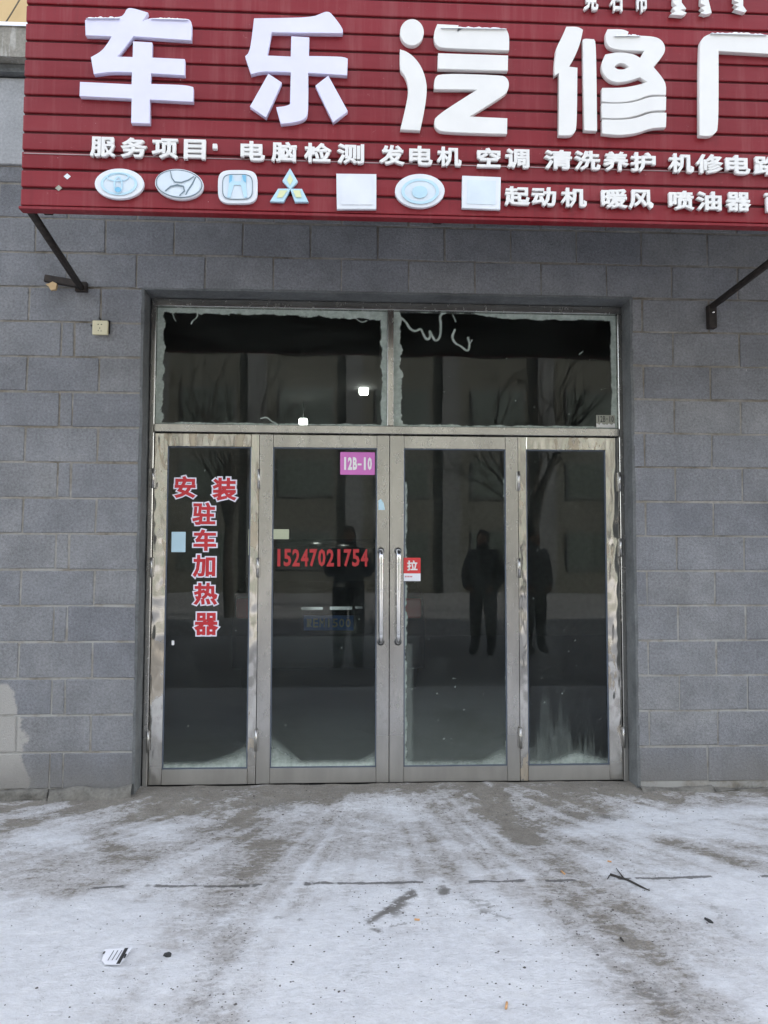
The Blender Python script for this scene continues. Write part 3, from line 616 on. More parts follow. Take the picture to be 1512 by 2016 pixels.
for x in (-1.33, .42, 2.20, 3.9):
    box('rear_post', x-.02, x+.02, SY+.041, SY+.081, SZ0-.004, SZ1-.062, MT['iron'], sign, .002)
# brackets: horizontal angle irons from wall plates to the sign's foot
tube('bracket_arm', [(-1.492, -.01, 2.868), (-1.405, SY+.06, 2.892)], .019, MT['iron'], sign, 4)
box('bracket_plate', -1.525, -1.46, -.030, -.002, 2.850, 2.905, MT['iron'], sign, .002)
lp = box('bracket_plate', -1.690, -1.500, -.060, -.035, 2.878, 2.918, MT['iron'], sign, .003); lp.rotation_euler = (0, R(9), 0)
shape('card_scrap', [[(-1.668, 2.868), (-1.650, 2.856), (-1.640, 2.836), (-1.612, 2.840), (-1.606, 2.872), (-1.630, 2.884), (-1.650, 2.872)]], -.062, .02, MT['wood'], sign)
tube('bracket_arm', [(2.150, -.01, 2.826), (2.190, SY+.06, 2.892)], .019, MT['iron'], sign, 4)
rp = box('bracket_plate', 2.128, 2.176, -.045, -.002, 2.700, 2.838, MT['iron'], sign, .003)
tube('bolt', [(2.150, -.046, 2.790), (2.150, -.052, 2.790)], .007, MT['steel'], rp, 8)
# raised characters
LY = SY-.010
def c1(pts): return [(lambda p: (p.x, p.z))(at(x/2, y/2, LY-.03)) for x, y in pts]
def c2(pts): return [(lambda p: (p.x, p.z))(at(756+x/2, y/2, LY-.03)) for x, y in pts]
def ell(cx, cy, rx, ry, n=32, a0=0, a1=2*math.pi): return [(cx+rx*math.cos(a0+(a1-a0)*k/n), cy+ry*math.sin(a0+(a1-a0)*k/n)) for k in range(n)]
TH = .024
def soften(lp):
    for _ in range(2):
        q = []; n = len(lp)
        for i in range(n):
            a, b, c = lp[i-1], lp[i], lp[(i+1) % n]; u = Vector((b[0]-a[0], b[1]-a[1])); v = Vector((c[0]-b[0], c[1]-b[1]))
            if u.length < 1e-6 or v.length < 1e-6 or u.angle(v) > R(52): q.append(b)
            else: q += [(b[0]-u.x*.25, b[1]-u.y*.25), (b[0]+v.x*.25, b[1]+v.y*.25)]
        lp = q
    return lp
def big(loops, m_='white'): loops = [soften(l) for l in loops]; return shape('character', loops, LY+.008, TH, MT[m_], sign, .0012)
big([c1([(495, 28), (512, 22), (578, 42), (552, 80), (575, 68), (600, 63), (735, 66), (748, 74), (752, 90), (750, 150), (522, 134), (456, 216), (520, 218), (522, 156), (595, 160), (593, 220), (724, 226), (724, 288), (590, 280), (588, 324), (725, 328), (757, 336), (757, 393), (586, 384), (586, 478), (514, 476), (516, 380), (310, 370), (312, 316), (516, 326), (517, 276), (430, 274), (366, 283), (355, 218), (395, 196), (420, 165), (438, 134), (334, 130), (332, 72), (350, 62), (470, 62), (488, 46)])], 'lav')
big([c1([(1000, 65), (1225, 62), (1268, 44), (1285, 38), (1302, 42), (1350, 105), (1348, 122), (1068, 118), (1050, 212), (1145, 216), (1147, 136), (1216, 140), (1214, 214), (1350, 216), (1368, 224), (1366, 288), (1212, 278), (1212, 435), (1202, 460), (1165, 474), (1105, 480), (1088, 416), (1125, 412), (1142, 404), (1145, 276), (1030, 272), (987, 284), (965, 214), (984, 196)]),
     c1([(1056, 284), (1107, 318), (1046, 455), (984, 412)]), c1([(1292, 292), (1368, 430), (1312, 474), (1243, 330)])], 'lav')
big([c2(ell(111, 119, 46, 51)), c2([(65, 188), (90, 196), (122, 220), (150, 260), (165, 305), (170, 345), (162, 415), (143, 506), (66, 502), (84, 430), (98, 360), (96, 320), (82, 285), (64, 270)]),
     c2([(212, 88), (294, 92), (288, 122), (312, 104), (340, 101), (462, 104), (486, 112), (495, 135), (494, 190), (232, 181), (210, 172), (199, 150), (199, 120)]), c2([(216, 203), (490, 212), (489, 270), (214, 262)]),
     c2([(222, 282), (462, 290), (484, 297), (495, 320), (490, 348), (474, 368), (335, 453), (487, 460), (486, 520), (232, 513), (208, 500), (199, 478), (206, 450), (372, 345), (200, 343), (200, 302)])])
big([c2([(722, 98), (768, 98), (786, 110), (776, 160), (756, 212), (730, 256), (764, 260), (762, 495), (752, 518), (735, 527), (692, 525), (693, 278), (676, 290), (675, 250), (680, 205), (682, 182), (704, 140)]),
     c2([(788, 148), (800, 145), (830, 148), (838, 162), (842, 508), (793, 506)]),
     c2([(885, 108), (945, 108), (966, 118), (960, 138), (985, 133), (1065, 136), (1095, 148), (1112, 175), (1108, 205), (1064, 256), (1115, 316), (1114, 366), (1050, 364), (1000, 386), (930, 397), (862, 392), (864, 340), (940, 340), (1000, 330), (1044, 316), (1012, 296), (965, 312), (910, 318), (872, 292), (858, 252), (876, 208), (925, 198), (985, 205), (1014, 222), (1030, 192), (960, 190), (902, 184), (880, 165), (877, 125)]),
     c2([(910, 256), (922, 243), (945, 239), (972, 256), (948, 268), (922, 267)][::-1]),
     c2([(862, 401), (940, 403), (1000, 394), (1052, 374), (1115, 375), (1114, 426), (1050, 428), (1000, 448), (940, 459), (862, 456)]), c2([(864, 465), (940, 467), (1000, 459), (1055, 437), (1116, 438), (1114, 494), (1058, 496), (1000, 518), (930, 526), (864, 518)])])
big([c2([(1290, 125), (1330, 124), (1700, 138), (1700, 214), (1322, 192), (1322, 498), (1308, 520), (1285, 530), (1248, 526), (1248, 175), (1258, 142)])])
def row(items, z0, z1):
    for ch, a, b in items:
        xa, xb = at(a, 300, LY-.02).x, at(b, 300, LY-.02).x
        glyph('letter', ch, xa, xb, z0, z1, LY+.006, .020, MT['white'], sign, .030)
LZ1, LZ0 = at(700, 282, LY-.02).z, at(700, 320, LY-.02).z
row([('服', 176, 225), ('务', 237, 287), ('项', 298, 349), ('目', 361, 404), ('电', 473, 521), ('脑', 534, 584), ('检', 599, 652), ('测', 664, 717), ('发', 748, 796), ('电', 806, 852), ('机', 861, 909), ('空', 940, 986), ('调', 996, 1043), ('清', 1073, 1127), ('洗', 1132, 1183), ('养', 1190, 1238), ('护', 1243, 1292), ('机', 1318, 1367), ('修', 1372, 1424), ('电', 1430, 1478), ('路', 1486, 1536)], LZ0, LZ1)
p0 = at(418, 281, LY-.02); p1 = at(427, 292, LY-.02); box('letter', p0.x, p1.x, LY-.016, LY+.006, p1.z, p0.z, MT['white'], sign, .003)
LZ1, LZ0 = at(1075, 367, LY-.02).z, at(1075, 404, LY-.02).z
row([('起', 994, 1043), ('动', 1047, 1095), ('机', 1105, 1155), ('暖', 1184, 1235), ('风', 1238, 1286), ('喷', 1317, 1366), ('油', 1371, 1420), ('器', 1430, 1477), ('雨', 1506, 1554)], LZ0, LZ1)
LZ0 = at(1200, 19, LY-.02).z
row([('克', 1155, 1183), ('石', 1207, 1233), ('市', 1258, 1282)], LZ0, LZ0+.105)
for pts in ([(1328, -40), (1342, -40), (1343, 4), (1352, 16), (1340, 18), (1353, 24), (1346, 29), (1320, 27), (1331, 21), (1324, 15), (1333, 10), (1326, 4)], [(1383, -40), (1396, -40), (1396, 0), (1402, 24), (1390, 27), (1380, 24), (1388, 20), (1380, 14), (1390, 10), (1380, 5)], [(1448, -40), (1464, -40), (1464, 10), (1471, 20), (1466, 23), (1446, 17), (1456, 12), (1446, 8), (1456, 4), (1446, 0)]):
    shape('script_letter', [[(at(x, y, LY-.02).x, at(x, y, LY-.02).z) for x, y in pts]], LY+.006, .022, MT['white'], sign)
# emblems
EY = SY-.002
def ep(pts): return [(lambda p: (p.x, p.z))(at(x, y, EY-.015)) for x, y in pts]
def elp(cx, cy, rx, ry, n=40, rot=0.0):
    return [(cx+rx*math.cos(a)*math.cos(rot)-ry*math.sin(a)*math.sin(rot), cy+rx*math.cos(a)*math.sin(rot)+ry*math.sin(a)*math.cos(rot)) for a in [2*math.pi*k/n for k in range(n)]]
def plate(loop, label=None, m='emb'):
    o = shape('emblem', [ep(loop)], EY, .016, MT[m], sign, .002)
    if label: o['label'] = label
    return o
LV = [0]
def mark(o, loops, m, name='emblem_mark', lift=.0):
    LV[0] += 1; return shape(name, [ep(l) for l in loops], EY-.0182-lift-.0003*(LV[0] % 8), .0015, MT[m], o)
def ringp(cx, cy, rx, ry, w, rot=0.0): return [elp(cx, cy, rx, ry, 40, rot), elp(cx, cy, rx-w, ry-w*.8, 40, rot)[::-1]]
def bar(a, b, w):
    (x0, y0), (x1, y1) = a, b; L = math.hypot(x1-x0, y1-y0); nx_, ny_ = -(y1-y0)/L*w/2, (x1-x0)/L*w/2
    return [[(x0+nx_, y0+ny_), (x1+nx_, y1+ny_), (x1-nx_, y1-ny_), (x0-nx_, y0-ny_)]]
def arc(pts, w):
    l_, r_ = [], []
    for i, p in enumerate(pts):
        a, b = pts[max(0, i-1)], pts[min(len(pts)-1, i+1)]; L = math.hypot(b[0]-a[0], b[1]-a[1]); n_x, n_y = -(b[1]-a[1])/L*w/2, (b[0]-a[0])/L*w/2
        s_ = math.sin(math.pi*(i+.6)/(len(pts)+.2))**.5; l_.append((p[0]+n_x*s_, p[1]+n_y*s_)); r_.append((p[0]-n_x*s_, p[1]-n_y*s_))
    return [l_+r_[::-1]]
o = plate(elp(235, 362, 47.5, 29), 'oval white badge with nested pale blue rings')
mark(o, [elp(235, 363, 34, 21)], 'face'); mark(o, ringp(235, 363, 36, 22.5, 5), 'palebl', lift=.002); mark(o, ringp(233, 350, 22, 9, 2.4), 'palebl', lift=.004); mark(o, ringp(234, 366, 9, 17, 3), 'palebl', lift=.006); mark(o, [elp(234, 376, 6, 5)], 'sky', lift=.008)
o = plate(elp(353, 363, 47, 29, 40, R(6)), 'tilted oval silver badge with a slanted letter outline', 'emb')
mark(o, ringp(353, 363, 46, 27.5, 1.6, R(6)), 'line', lift=.001); mark(o, [elp(353, 363, 43, 25.5, 40, R(6))], 'face')
mark(o, arc([(342, 339), (336, 350), (328, 362), (321, 372)], 3.0), 'line', lift=.002); mark(o, arc([(386, 350), (379, 364), (371, 376), (366, 385)], 3.0), 'line', lift=.003)
mark(o, arc([(336, 338), (339, 352), (345, 360), (358, 361), (372, 356), (383, 349)], 2.4), 'line', lift=.004); mark(o, arc([(326, 378), (337, 369), (350, 366), (362, 369), (364, 378), (354, 387)], 3.0), 'line', lift=.005)
def sq(cx, cy, rx, ry, e=4.0, n=48):
    return [(cx+rx*math.copysign(abs(math.cos(a))**(2/e), math.cos(a)), cy+ry*math.copysign(abs(math.sin(a))**(2/e), math.sin(a))) for a in [2*math.pi*k/n for k in range(n)]]
o = plate(sq(468, 368, 38, 32), 'rounded square white badge with a pale blue letter H shape')
mark(o, [sq(468, 369, 29, 24)], 'face'); mark(o, [sq(468, 369, 30, 25), sq(468, 369, 28.6, 23.8)[::-1]], 'line', lift=.001)
mark(o, [[(452, 347), (460, 347), (462, 359), (475, 359), (477, 347), (485, 347), (485, 368), (487, 390), (481, 391), (475, 366), (461, 366), (454, 391), (448, 390), (451, 368)]], 'palebl', lift=.003)
mark(o, [[(477, 347), (485, 347), (485, 362), (480, 358)]], 'sky', lift=.005); mark(o, [[(452, 347), (458, 347), (457, 358), (452, 362)]], 'sky', lift=.006)
o = shape('emblem', [ep([(571, 333), (585, 357), (571.5, 372.5), (557, 356)]), ep([(548, 372.5), (571, 372.5), (558, 397), (533, 396)]), ep([(572.5, 372.5), (594, 373), (606, 397), (581, 397)])], EY, .016, MT['palebl'], sign, .002); o['label'] = 'badge of three diamonds in pale yellow and blue'
mark(o, [[(571, 343), (577, 355), (571, 366), (565, 355)]], 'lime'); mark(o, [[(551, 376), (566, 376), (556, 390), (545, 390)]], 'lime', lift=.001); mark(o, [[(577, 376), (591, 376), (594, 390), (583, 390)]], 'lime', lift=.002)
o = plate([(663, 343), (740, 344), (740, 411), (664, 411)], 'blank white square plate'); mark(o, [[(670, 350), (733, 351), (733, 404), (671, 404)]], 'emb')
o = plate(elp(826.5, 376, 48, 32.5), 'oval white badge with a blurred blue ring and blue centre')
mark(o, [elp(827, 378, 34, 23)], 'face'); mark(o, ringp(827, 378, 37, 25, 6), 'palebl', lift=.002); mark(o, [elp(826, 380, 15, 12)], 'palebl', lift=.004); mark(o, [elp(827, 380, 9, 9)], 'sky', lift=.006)
o = plate([(911, 347), (985, 350), (984, 412), (910, 409)], 'white square plate with faint blue print'); mark(o, [[(920, 355), (976, 357), (975, 404), (919, 402)]], 'face')
for a, b, m_ in (((129, 338), (135, 350), 'emb'), ((112, 361), (118, 373), 'grey')):
    cx, cy = (a[0]+b[0])/2-2, (a[1]+b[1])/2; shape('paper_scrap', [ep([(cx, cy-6), (cx+7, cy), (cx, cy+6), (cx-7, cy)])], EY+.001, .0015, MT[m_], sign)
# snow lying on the tops of the big characters
for pts in ([(168, 33), (235, 33)], [(296, 34), (370, 36)], [(868, 52), (998, 54)], [(1210, 68), (1262, 68)], [(1400, 63), (1512, 66)]):
    a, b = at(*pts[0], LY-.03), at(*pts[1], LY-.03); n_ = 24; g = np.random.default_rng(int(pts[0][0])).random(n_+1); V_ = []; F_ = []
    for i in range(n_+1):
        t_ = i/n_; hh = (.006+.010*g[i])*math.sin(math.pi*min(1, max(0, t_*.96+.02)))**.4; x = a.x+(b.x-a.x)*t_; z = a.z+(b.z-a.z)*t_-.004
        V_ += [(x, LY-.026, z), (x, LY-.024, z+hh*.7), (x, LY-.010, z+hh), (x, LY+.006, z+hh*.8), (x, LY+.006, z)]
    for i in range(n_):
        for j in range(4): F_.append((i*5+j, i*5+j+1, i*5+6+j, i*5+5+j))
    tag(pyd('snow', V_, F_, MT['snow'], sign, True), kind='stuff')

# ------------------------------------------------------------ outlet on the wall
x0, x1, z0, z1 = pbox((182, 630.5), (212, 659), -.022)
sk = empty('wall_outlet', ((x0+x1)/2, -.012, z0), 'square cream power outlet on the grey blocks left of the door', 'power outlet')
box('face_plate', x0, x1, -.024, -.004, z0, z1, MT['outlet'], sk, .004, 2)
cx, cz = (x0+x1)/2, (z0+z1)/2
for dx, dz, ww, hh in ((-.010, .017, .006, .005), (.008, .017, .006, .005), (-.001, -.004, .003, .008), (-.009, -.018, .003, .006), (.007, -.020, .003, .006)): box('socket_slot', cx+dx-ww/2, cx+dx+ww/2, -.0252, -.0240, cz+dz-hh/2, cz+dz+hh/2, MT['hole'], sk)
box('back_box', x0-.006, x1+.007, -.0035, -.0025, z0+.01, z1+.006, MT['hole'], sk)
tube('wire', [(cx-.004, -.006, z1-.01), (cx-.002, -.012, z1+.008), (cx-.010, -.008, z1+.018)], .004, MT['rubber'], sk, 6); tube('wire', [(x0+.004, -.006, cz+.012), (x0-.008, -.010, cz+.014), (x0-.013, -.006, cz+.018)], .0035, MT['rubber'], sk, 6)

# ------------------------------------------------------------ small things on the ground
def gz(x, y): i = int((x-GX0)/GS); j = int((y-GY0)/GS); return Z[max(0, min(nx-1, i)), max(0, min(ny-1, j))]
def gp(px, py): p = gr(px, py); return Vector((p.x, p.y, gz(p.x, p.y)))
cs = [gp(204, 1888), gp(206, 1880), gp(260, 1879), gp(236, 1913), gp(207, 1910), gp(200, 1902)]
zc = max(c.z for c in cs)+.006
V_ = [(c.x, c.y, zc+(.004 if k in (2, 3) else 0)) for k, c in enumerate(cs)]; n_ = len(V_)
V_ += [(a, b, c-.0015) for a, b, c in V_]; F_ = [tuple(range(n_))[::-1], tuple(range(n_, 2*n_))]+[(i, (i+1) % n_, n_+(i+1) % n_, n_+i) for i in range(n_)]
crd = pyd('paper_card', V_, F_, MT['paper']); bm = bmesh.new(); bm.from_mesh(crd.data); bmesh.ops.recalc_face_normals(bm, faces=bm.faces); bm.to_mesh(crd.data); bm.free()
tag(crd, 'torn white paper card with dark printed stripes on the snow', 'paper')
def cstripe(a, b, w_):
    A, B = gr(*a), gr(*b); d = (B-A); n__ = Vector((-d.y, d.x, 0)).normalized()*w_/2; q_ = [A+n__, B+n__, B-n__, A-n__]
    f_ = lambda p: zc+.004*max(0, min(1, (p.x-cs[0].x)/(cs[2].x-cs[0].x)))+.0012
    o = pyd('printed_stripe', [(p.x, p.y, f_(p)) for p in q_], [(0, 1, 2, 3)], MT['ink'], crd); return o
cstripe((249, 1880), (232, 1912), .012); cstripe((248, 1892), (244, 1901), .006)
for k in range(3): cstripe((224+k*8, 1884), (212+k*8, 1904), .0025)
cstripe((206, 1885), (203, 1890), .006)
def lump(name, px, py, s, m, label, cat, flat=.5, group=None):
    bm = bmesh.new(); bmesh.ops.create_icosphere(bm, subdivisions=2, radius=1)
    for v in bm.verts: v.co *= random.uniform(.72, 1.12)
    p = gp(px, py)
    for v in bm.verts: v.co = Vector((p.x+v.co.x*s[0], p.y+v.co.y*s[1], p.z+v.co.z*s[2]+s[2]*.4))
    return tag(bmo(name, bm, m), label, cat, group)
lump('coal_lump', 330, 1889, (.015, .011, .010), MT['ink'], 'small black lump of coal right of the paper card', 'coal')
def stick(name, pts, r, m, label, cat, parent=None, group=None, lift=.004):
    P_ = []
    for i, (px, py) in enumerate(pts): p = gp(px, py); P_.append((p.x, p.y, p.z+lift))
    o = tube(name, P_, r, m, parent, 6); return tag(o, label, cat, group) if not parent else o
tw = stick('twig', [(1202, 1727), (1235, 1738), (1262, 1752), (1279, 1760)], [.006, .005, .004, .002], MT['twig'], 'forked dark twig lying on the trodden snow right of centre', 'twig')
stick('side_shoot', [(1228, 1735), (1213, 1716)], [.0035, .0015], MT['twig'], None, None, tw); stick('side_shoot', [(1200, 1729), (1196, 1736)], [.003, .0015], MT['twig'], None, None, tw)
stick('black_shard', [(1388, 1814), (1397, 1819), (1404, 1822)], [.004, .007, .003], MT['ink'], 'black rubber shard on white snow near the right edge', 'shard')
stick('bark_piece', [(1222, 1850), (1228, 1857)], [.004, .002], MT['twig'], 'small dark bark chip on dirty snow below the twig', 'bark chip')
for (a, b, lab) in (((998, 1985), (996, 1997), 'tan cigarette butt nearest the bottom edge of the snow'), ((1196, 1702), (1204, 1703), 'tan cigarette butt on grey ice just above the twig'), ((816, 1818), (826, 1819), 'orange cigarette butt beside the dark wet patch'), ((1105, 1718), (1112, 1725), 'tan cigarette butt on the tyre track left of the twig')):
    stick('cigarette_butt', [a, b], .0038, MT['butt'], lab, 'cigarette butt', None, 'cigarette butts trodden into the snow')
for pts in ([(695, 1579), (703, 1577)],): pass
bits = bmesh.new()
for k in range(1150):
    if k < 420: px, py = random.uniform(0, 1512), 1560+random.random()**.7*456
    else: c = random.choice([(450, 1650, 80, 60), (600, 1600, 120, 25), (950, 1600, 150, 25), (430, 1850, 60, 120), (1130, 1830, 120, 90), (1200, 1600, 90, 15), (780, 1800, 80, 40)]); px, py = random.gauss(c[0], c[2]), random.gauss(c[1], c[3])
    py = max(1562, min(2040, py)); p = gp(px, py); s_ = random.uniform(.0010, .0036)*(1+.6*(random.random() < .05))
    r_ = bmesh.ops.create_icosphere(bits, subdivisions=1, radius=1)
    for v in r_['verts']: v.co = Vector((p.x+v.co.x*s_*random.uniform(.7, 1.6), p.y+v.co.y*s_*random.uniform(.7, 1.5), p.z+v.co.z*s_*.6))
tag(bmo('grit', bits, plain('grit', (.10, .09, .085), .9, 0, .6, 30)), kind='stuff')

# ------------------------------------------------------------ inside the garage: parked car and lamps
cx, cy = gr(648, 1300).x*0+at(648, 1225, 2.85).x, 2.85
car = empty('parked_car', (cx, cy+2, .045), 'black car parked inside the garage with chrome strip and blue plate', 'car')
prof = [(0, .30), (-.02, .55), (.02, .82), (.10, .98), (.22, 1.03), (.50, 1.42), (.85, 1.50), (2.2, 1.50), (2.95, 1.06), (4.1, .92), (4.35, .75), (4.4, .35)]
def section(t_, z):      # half width by height
    return .88-.02*max(0, .55-z)-(.25*max(0, z-.95)/.55)
bm = bmesh.new(); n_ = 8; ringL = []
for y_, zt in prof:
    ringL.append([bm.verts.new((cx+section(0, .30+(zt-.30)*k/n_)*s_, cy+y_, .045+.30+(zt-.30)*k/n_)) for s_ in (-1,) for k in range(n_+1)]+[bm.verts.new((cx+section(0, .30+(zt-.30)*k/n_), cy+y_, .045+.30+(zt-.30)*k/n_)) for k in range(n_, -1, -1)])
for A, B in zip(ringL, ringL[1:]):
    for k in range(len(A)): bm.faces.new((A[k], B[k], B[(k+1) % len(A)], A[(k+1) % len(A)]))
bm.faces.new(ringL[0]); bm.faces.new(ringL[-1][::-1]); bmesh.ops.recalc_face_normals(bm, faces=bm.faces); bmo('body', bm, MT['carpaint'], car, True)
bm = bmesh.new(); v_ = [bm.verts.new(q) for q in ((cx-.66, cy+.245, 1.115), (cx+.66, cy+.245, 1.115), (cx+.55, cy+.475, 1.43), (cx-.55, cy+.475, 1.43))]; bm.faces.new(v_)
r_ = bmesh.ops.extrude_face_region(bm, geom=bm.faces[:]); [setattr(v, 'co', v.co+Vector((0, -.035, .02))) for v in r_['geom'] if isinstance(v, bmesh.types.BMVert)]; bmesh.ops.recalc_face_normals(bm, faces=bm.faces); bmo('rear_window', bm, MT['carglass'], car)
xa, xb, za, zb = pbox((598, 1212), (696, 1241), cy-.06); pl = box('number_plate', xa, xb, cy-.055, cy-.040, za, zb, MT['plate'], car, .003)
pw = (xb-xa-.04)/7
for i, ch in enumerate('蒙EM1500'): glyph('letter', ch, xa+.02+i*pw+.006, xa+.02+(i+1)*pw-.006, za+.028, zb-.028, cy-.0565, .0015, MT['grey'], pl, .012)
xa, xb, za, zb = pbox((593, 1194), (636, 1201), cy-.06); box('chrome_strip', xa, xb, cy-.075, cy-.035, za, zb, MT['chrome'], car, .004); xa, xb, za, zb = pbox((649, 1193), (694, 1201), cy-.06); box('chrome_strip', xa, xb, cy-.075, cy-.035, za, zb, MT['chrome'], car, .004); xa, xb, za, zb = pbox((699, 1193), (714, 1199), cy-.06); box('chrome_strip', xa, xb, cy-.06, cy-.02, za, zb, MT['chrome'], car, .004)
for s_ in (-1, 1):
    box('tail_lamp', cx+s_*.72-.13, cx+s_*.72+.13, cy-.03, cy+.16, .80, .98, MT['tail'], car, .02, 2)
    for yy in (.75, 3.5):
        wh = tube('wheel', [(cx+s_*.86, cy+yy, .36), (cx+s_*.66, cy+yy, .36)], .315, MT['rubber'], car, 28); tube('rim', [(cx+s_*.865, cy+yy, .36), (cx+s_*.80, cy+yy, .36)], .20, MT['darksteel'], wh, 20)
box('bumper', cx-.86, cx+.86, cy-.075, cy+.10, .36, .66, MT['carpaint'], car, .04, 3)
for px, py, YY, lab in ((716, 770, 5.2, 'glowing square lamp hanging in the dark garage behind the left fanlight'), (597, 831, 6.0, 'lower glowing lamp in the dark garage just above the transom bar')):
    p = at(px, py, YY); t = empty('garage_lamp', p, lab, 'lamp', 'lit lamps inside the garage')
    box('lamp_glass', p.x-.055, p.x+.055, p.y-.05, p.y+.05, p.z-.045, p.z+.045, MT['lamp'], t, .02, 3); tube('cord', [(p.x, p.y, p.z+.046), (p.x, p.y, 3.44)], .006, MT['rubber'], t, 6)

# ------------------------------------------------------------ people on the forecourt, seen mirrored in the glass
def person(x, y, face, label, pose='stand'):   # grown around joints as one skin
    t = empty('person', (x, y, 0), label, 'person'); t.rotation_euler = (0, 0, face)
    J = {'pel': (0, 0, .95), 'abd': (0, .0, 1.10), 'che': (0, .0, 1.30), 'nec': (0, 0, 1.47), 'hea': (0, .01, 1.56), 'top': (0, .0, 1.66)}
    for s_, n_ in ((-1, 'l'), (1, 'r')):
        J['sh'+n_] = (s_*.17, 0, 1.40)
        if pose == 'phone': J['el'+n_] = (s_*.24, .10, 1.16); J['wr'+n_] = (s_*.10, .30, 1.28); J['ha'+n_] = (s_*.05, .34, 1.32)
        else: J['el'+n_] = (s_*.27, -.05, 1.14); J['wr'+n_] = (s_*.22, .09, .97); J['ha'+n_] = (s_*.15, .13, .93)
        J['hi'+n_] = (s_*.095, 0, .90); J['kn'+n_] = (s_*.11, .01, .50); J['an'+n_] = (s_*.12, -.01, .10); J['to'+n_] = (s_*.13, .15, .05)
    RD = dict(pel=.20, abd=.19, che=.185, nec=.09, hea=.10, top=.085, sh=.105, el=.088, wr=.062, ha=.045, hi=.125, kn=.088, an=.068, to=.055)
    E_ = [('pel', 'abd'), ('abd', 'che'), ('che', 'nec'), ('nec', 'hea'), ('hea', 'top')]
    for n_ in 'lr': E_ += [('che', 'sh'+n_), ('sh'+n_, 'el'+n_), ('el'+n_, 'wr'+n_), ('wr'+n_, 'ha'+n_), ('pel', 'hi'+n_), ('hi'+n_, 'kn'+n_), ('kn'+n_, 'an'+n_), ('an'+n_, 'to'+n_)]
    keys = list(J); me = bpy.data.meshes.new('body'); me.from_pydata([J[k] for k in keys], [(keys.index(a), keys.index(b)) for a, b in E_], [])
    o = bpy.data.objects.new('body', me); col.objects.link(o); o.parent = t; me.materials.append(MT['coat'])
    me.skin_vertices.new(name='') if hasattr(me.skin_vertices, 'new') else None
    md = o.modifiers.new('skin', 'SKIN'); sv = me.skin_vertices[0] if len(me.skin_vertices) else None
    if sv:
        for i, k in enumerate(keys):
            r_ = RD.get(k, RD.get(k[:2], .06)); sv.data[i].radius = (r_, r_*(.72 if k in ('pel', 'abd', 'che') else 1)); sv.data[i].use_root = (k == 'pel')
    o.modifiers.new('sub', 'SUBSURF').levels = 1; o.modifiers['sub'].render_levels = 2
    def loc(nm, bm, m): h_ = bmo(nm, bm, m, None, True); h_.parent = t; return h_
    bm = bmesh.new(); bmesh.ops.create_uvsphere(bm, u_segments=18, v_segments=12, radius=1)
    for v in bm.verts: v.co = Vector((v.co.x*(.078-.012*max(0, -v.co.z)), v.co.y*.098+.012, v.co.z*.118+1.61))
    add_tube(bm, [(0, .105, 1.625), (0, .128, 1.595), (0, .112, 1.585)], [.008, .014, .010], 8)
    for s_ in (-1, 1): add_tube(bm, [(s_*.076, .0, 1.635), (s_*.086, -.006, 1.610), (s_*.076, .0, 1.585)], [.010, .013, .008], 6)
    hd = loc('head', bm, MT['skin'])
    for s_ in (-1, 1):
        bm = bmesh.new(); bmesh.ops.create_uvsphere(bm, u_segments=8, v_segments=6, radius=.012)
        for v in bm.verts: v.co += Vector((s_*.032, .100, 1.632))
        e_ = loc('eye', bm, MT['hair']); e_.parent = hd; e_.location -= hd.location
    bm = bmesh.new(); add_tube(bm, [(-.028, .098, 1.562), (0, .106, 1.560), (.028, .098, 1.562)], .006, 6); e_ = loc('mouth', bm, MT['stred']); e_.parent = hd; e_.location -= hd.location
    bm = bmesh.new(); bmesh.ops.create_uvsphere(bm, u_segments=18, v_segments=12, radius=.112)
    for v in bm.verts: v.co = Vector((v.co.x*.82, v.co.y*.95-.012, max(v.co.z, -.06 if v.co.y < .02 else .045)*1.1+1.63))
    loc('hair', bm, MT['hair'])
    for s_, n_ in ((-1, 'l'), (1, 'r')):
        w_, h_ = Vector(J['wr'+n_]), Vector(J['ha'+n_]); d = (h_-w_).normalized(); sd_ = Vector((1, 0, 0)) if abs(d.x) < .8 else Vector((0, 1, 0)); sd_ = (sd_-d*sd_.dot(d)).normalized(); up_ = d.cross(sd_)
        bm = bmesh.new(); add_tube(bm, [w_, w_+d*.05, h_+d*.03], [.030, .040, .036], 10)
        for k, L in enumerate((.062, .075, .070, .055)):
            b0 = h_+d*.025+sd_*(-.027+.018*k); add_tube(bm, [b0, b0+d*L*.5+up_*.008, b0+d*L*.85+up_*.028], [.0092, .0088, .007], 6)
        b0 = w_+d*.045-sd_*.034*s_*-1; add_tube(bm, [b0, b0+d*.03+sd_*.018*s_, b0+d*.055+sd_*.014*s_+up_*.012], [.012, .011, .008], 6)
        loc('hand', bm, MT['skin'])
    return t
vb = gr(952, 1290); person(vb.x, .33-vb.y, .5, 'person in dark winter clothes standing on the forecourt, mirrored in right door glass')
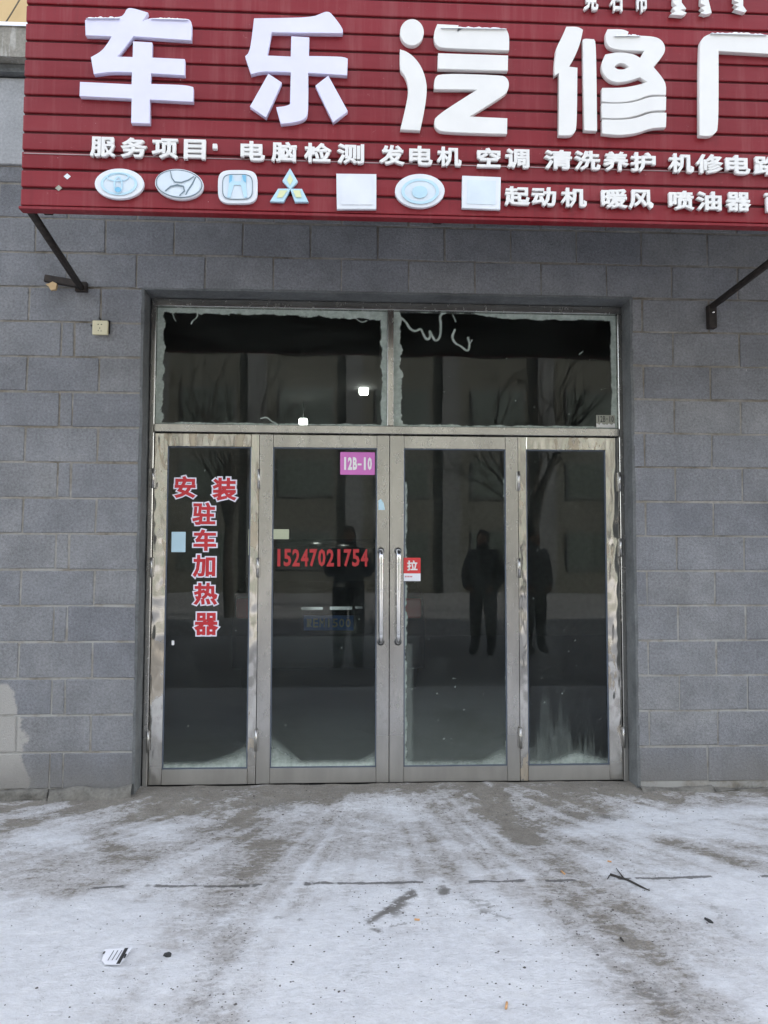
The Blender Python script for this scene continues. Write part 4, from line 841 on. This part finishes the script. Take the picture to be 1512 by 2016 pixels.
vb = gr(1052, 1288); person(vb.x, .33-vb.y, -.4, 'second person in dark clothes farther right, mirrored in the narrow right door leaf')
ph = person(.06, -4.88, 0, 'person in dark coat holding up a phone, mirrored between the door handles', 'phone')
tag(box('phone', -.035, .115, -4.535, -4.527, 1.29, 1.355, MT['ink'], None, .003), 'black phone held up in both hands of the photographer', 'phone')

# ------------------------------------------------------------ across the street
ob = empty('apartment_building', (0, -27, 0), 'long beige building with grey pilasters across the street, mirrored in glass', 'building')
box('wall', -66, 66, -39, -27, 0, 15, MT['fac'], ob)
for i in range(32): box('pilaster', -62+i*3.9-.35, -62+i*3.9+.35, -26.99, -26.7, 0, 15, MT['pil'], ob)
for fl in range(5):
    for i in range(6, 25):
        x = -62+i*3.9+.85; z = .9+fl*2.9; o = box('window', x, x+2.2, -26.99, -26.93, z, z+1.55, MT['pil'], ob)
        for k in range(2): box('pane', x+.06+k*1.07, x+1.09+k*1.05, -26.925, -26.91, z+.06, z+1.49, MT['win'], o)
def tree(x, y, h, seed, label):
    g = random.Random(seed); t = empty('bare_tree', (x, y, 0), label, 'tree', 'bare trees along the street'); bt, bb = bmesh.new(), bmesh.new()
    def grow(p, d, L, r, lv):
        q = p+d*L*.5+Vector((g.uniform(-1, 1), g.uniform(-1, 1), 0))*L*.05; e = p+d*L
        add_tube(bt if lv == 0 else bb, [p, q, e], [r, r*.85, r*.62], 7 if lv < 2 else 4, False)
        if lv < 5:
            for k in range(3 if lv else 5):
                nd = (d+Vector((g.uniform(-1, 1), g.uniform(-1, 1), g.uniform(-.15, .7)))*.75).normalized(); grow(p+(e-p)*g.uniform(.55, 1.0), nd, L*g.uniform(.55, .78), r*.52, lv+1)
    grow(Vector((x, y, 0)), Vector((0, 0, 1)), h*.34, .13, 0)
    bmo('trunk', bt, MT['twig'], t, True); bmo('branches', bb, MT['twig'], t)
tree(-2.6, -13.5, 7.5, 3, 'bare street tree opposite the left leaves, mirrored in the glass'); tree(4.6, -14.2, 8.2, 5, 'taller bare street tree opposite the right leaves, mirrored in the glass')
print('blocks', nb)
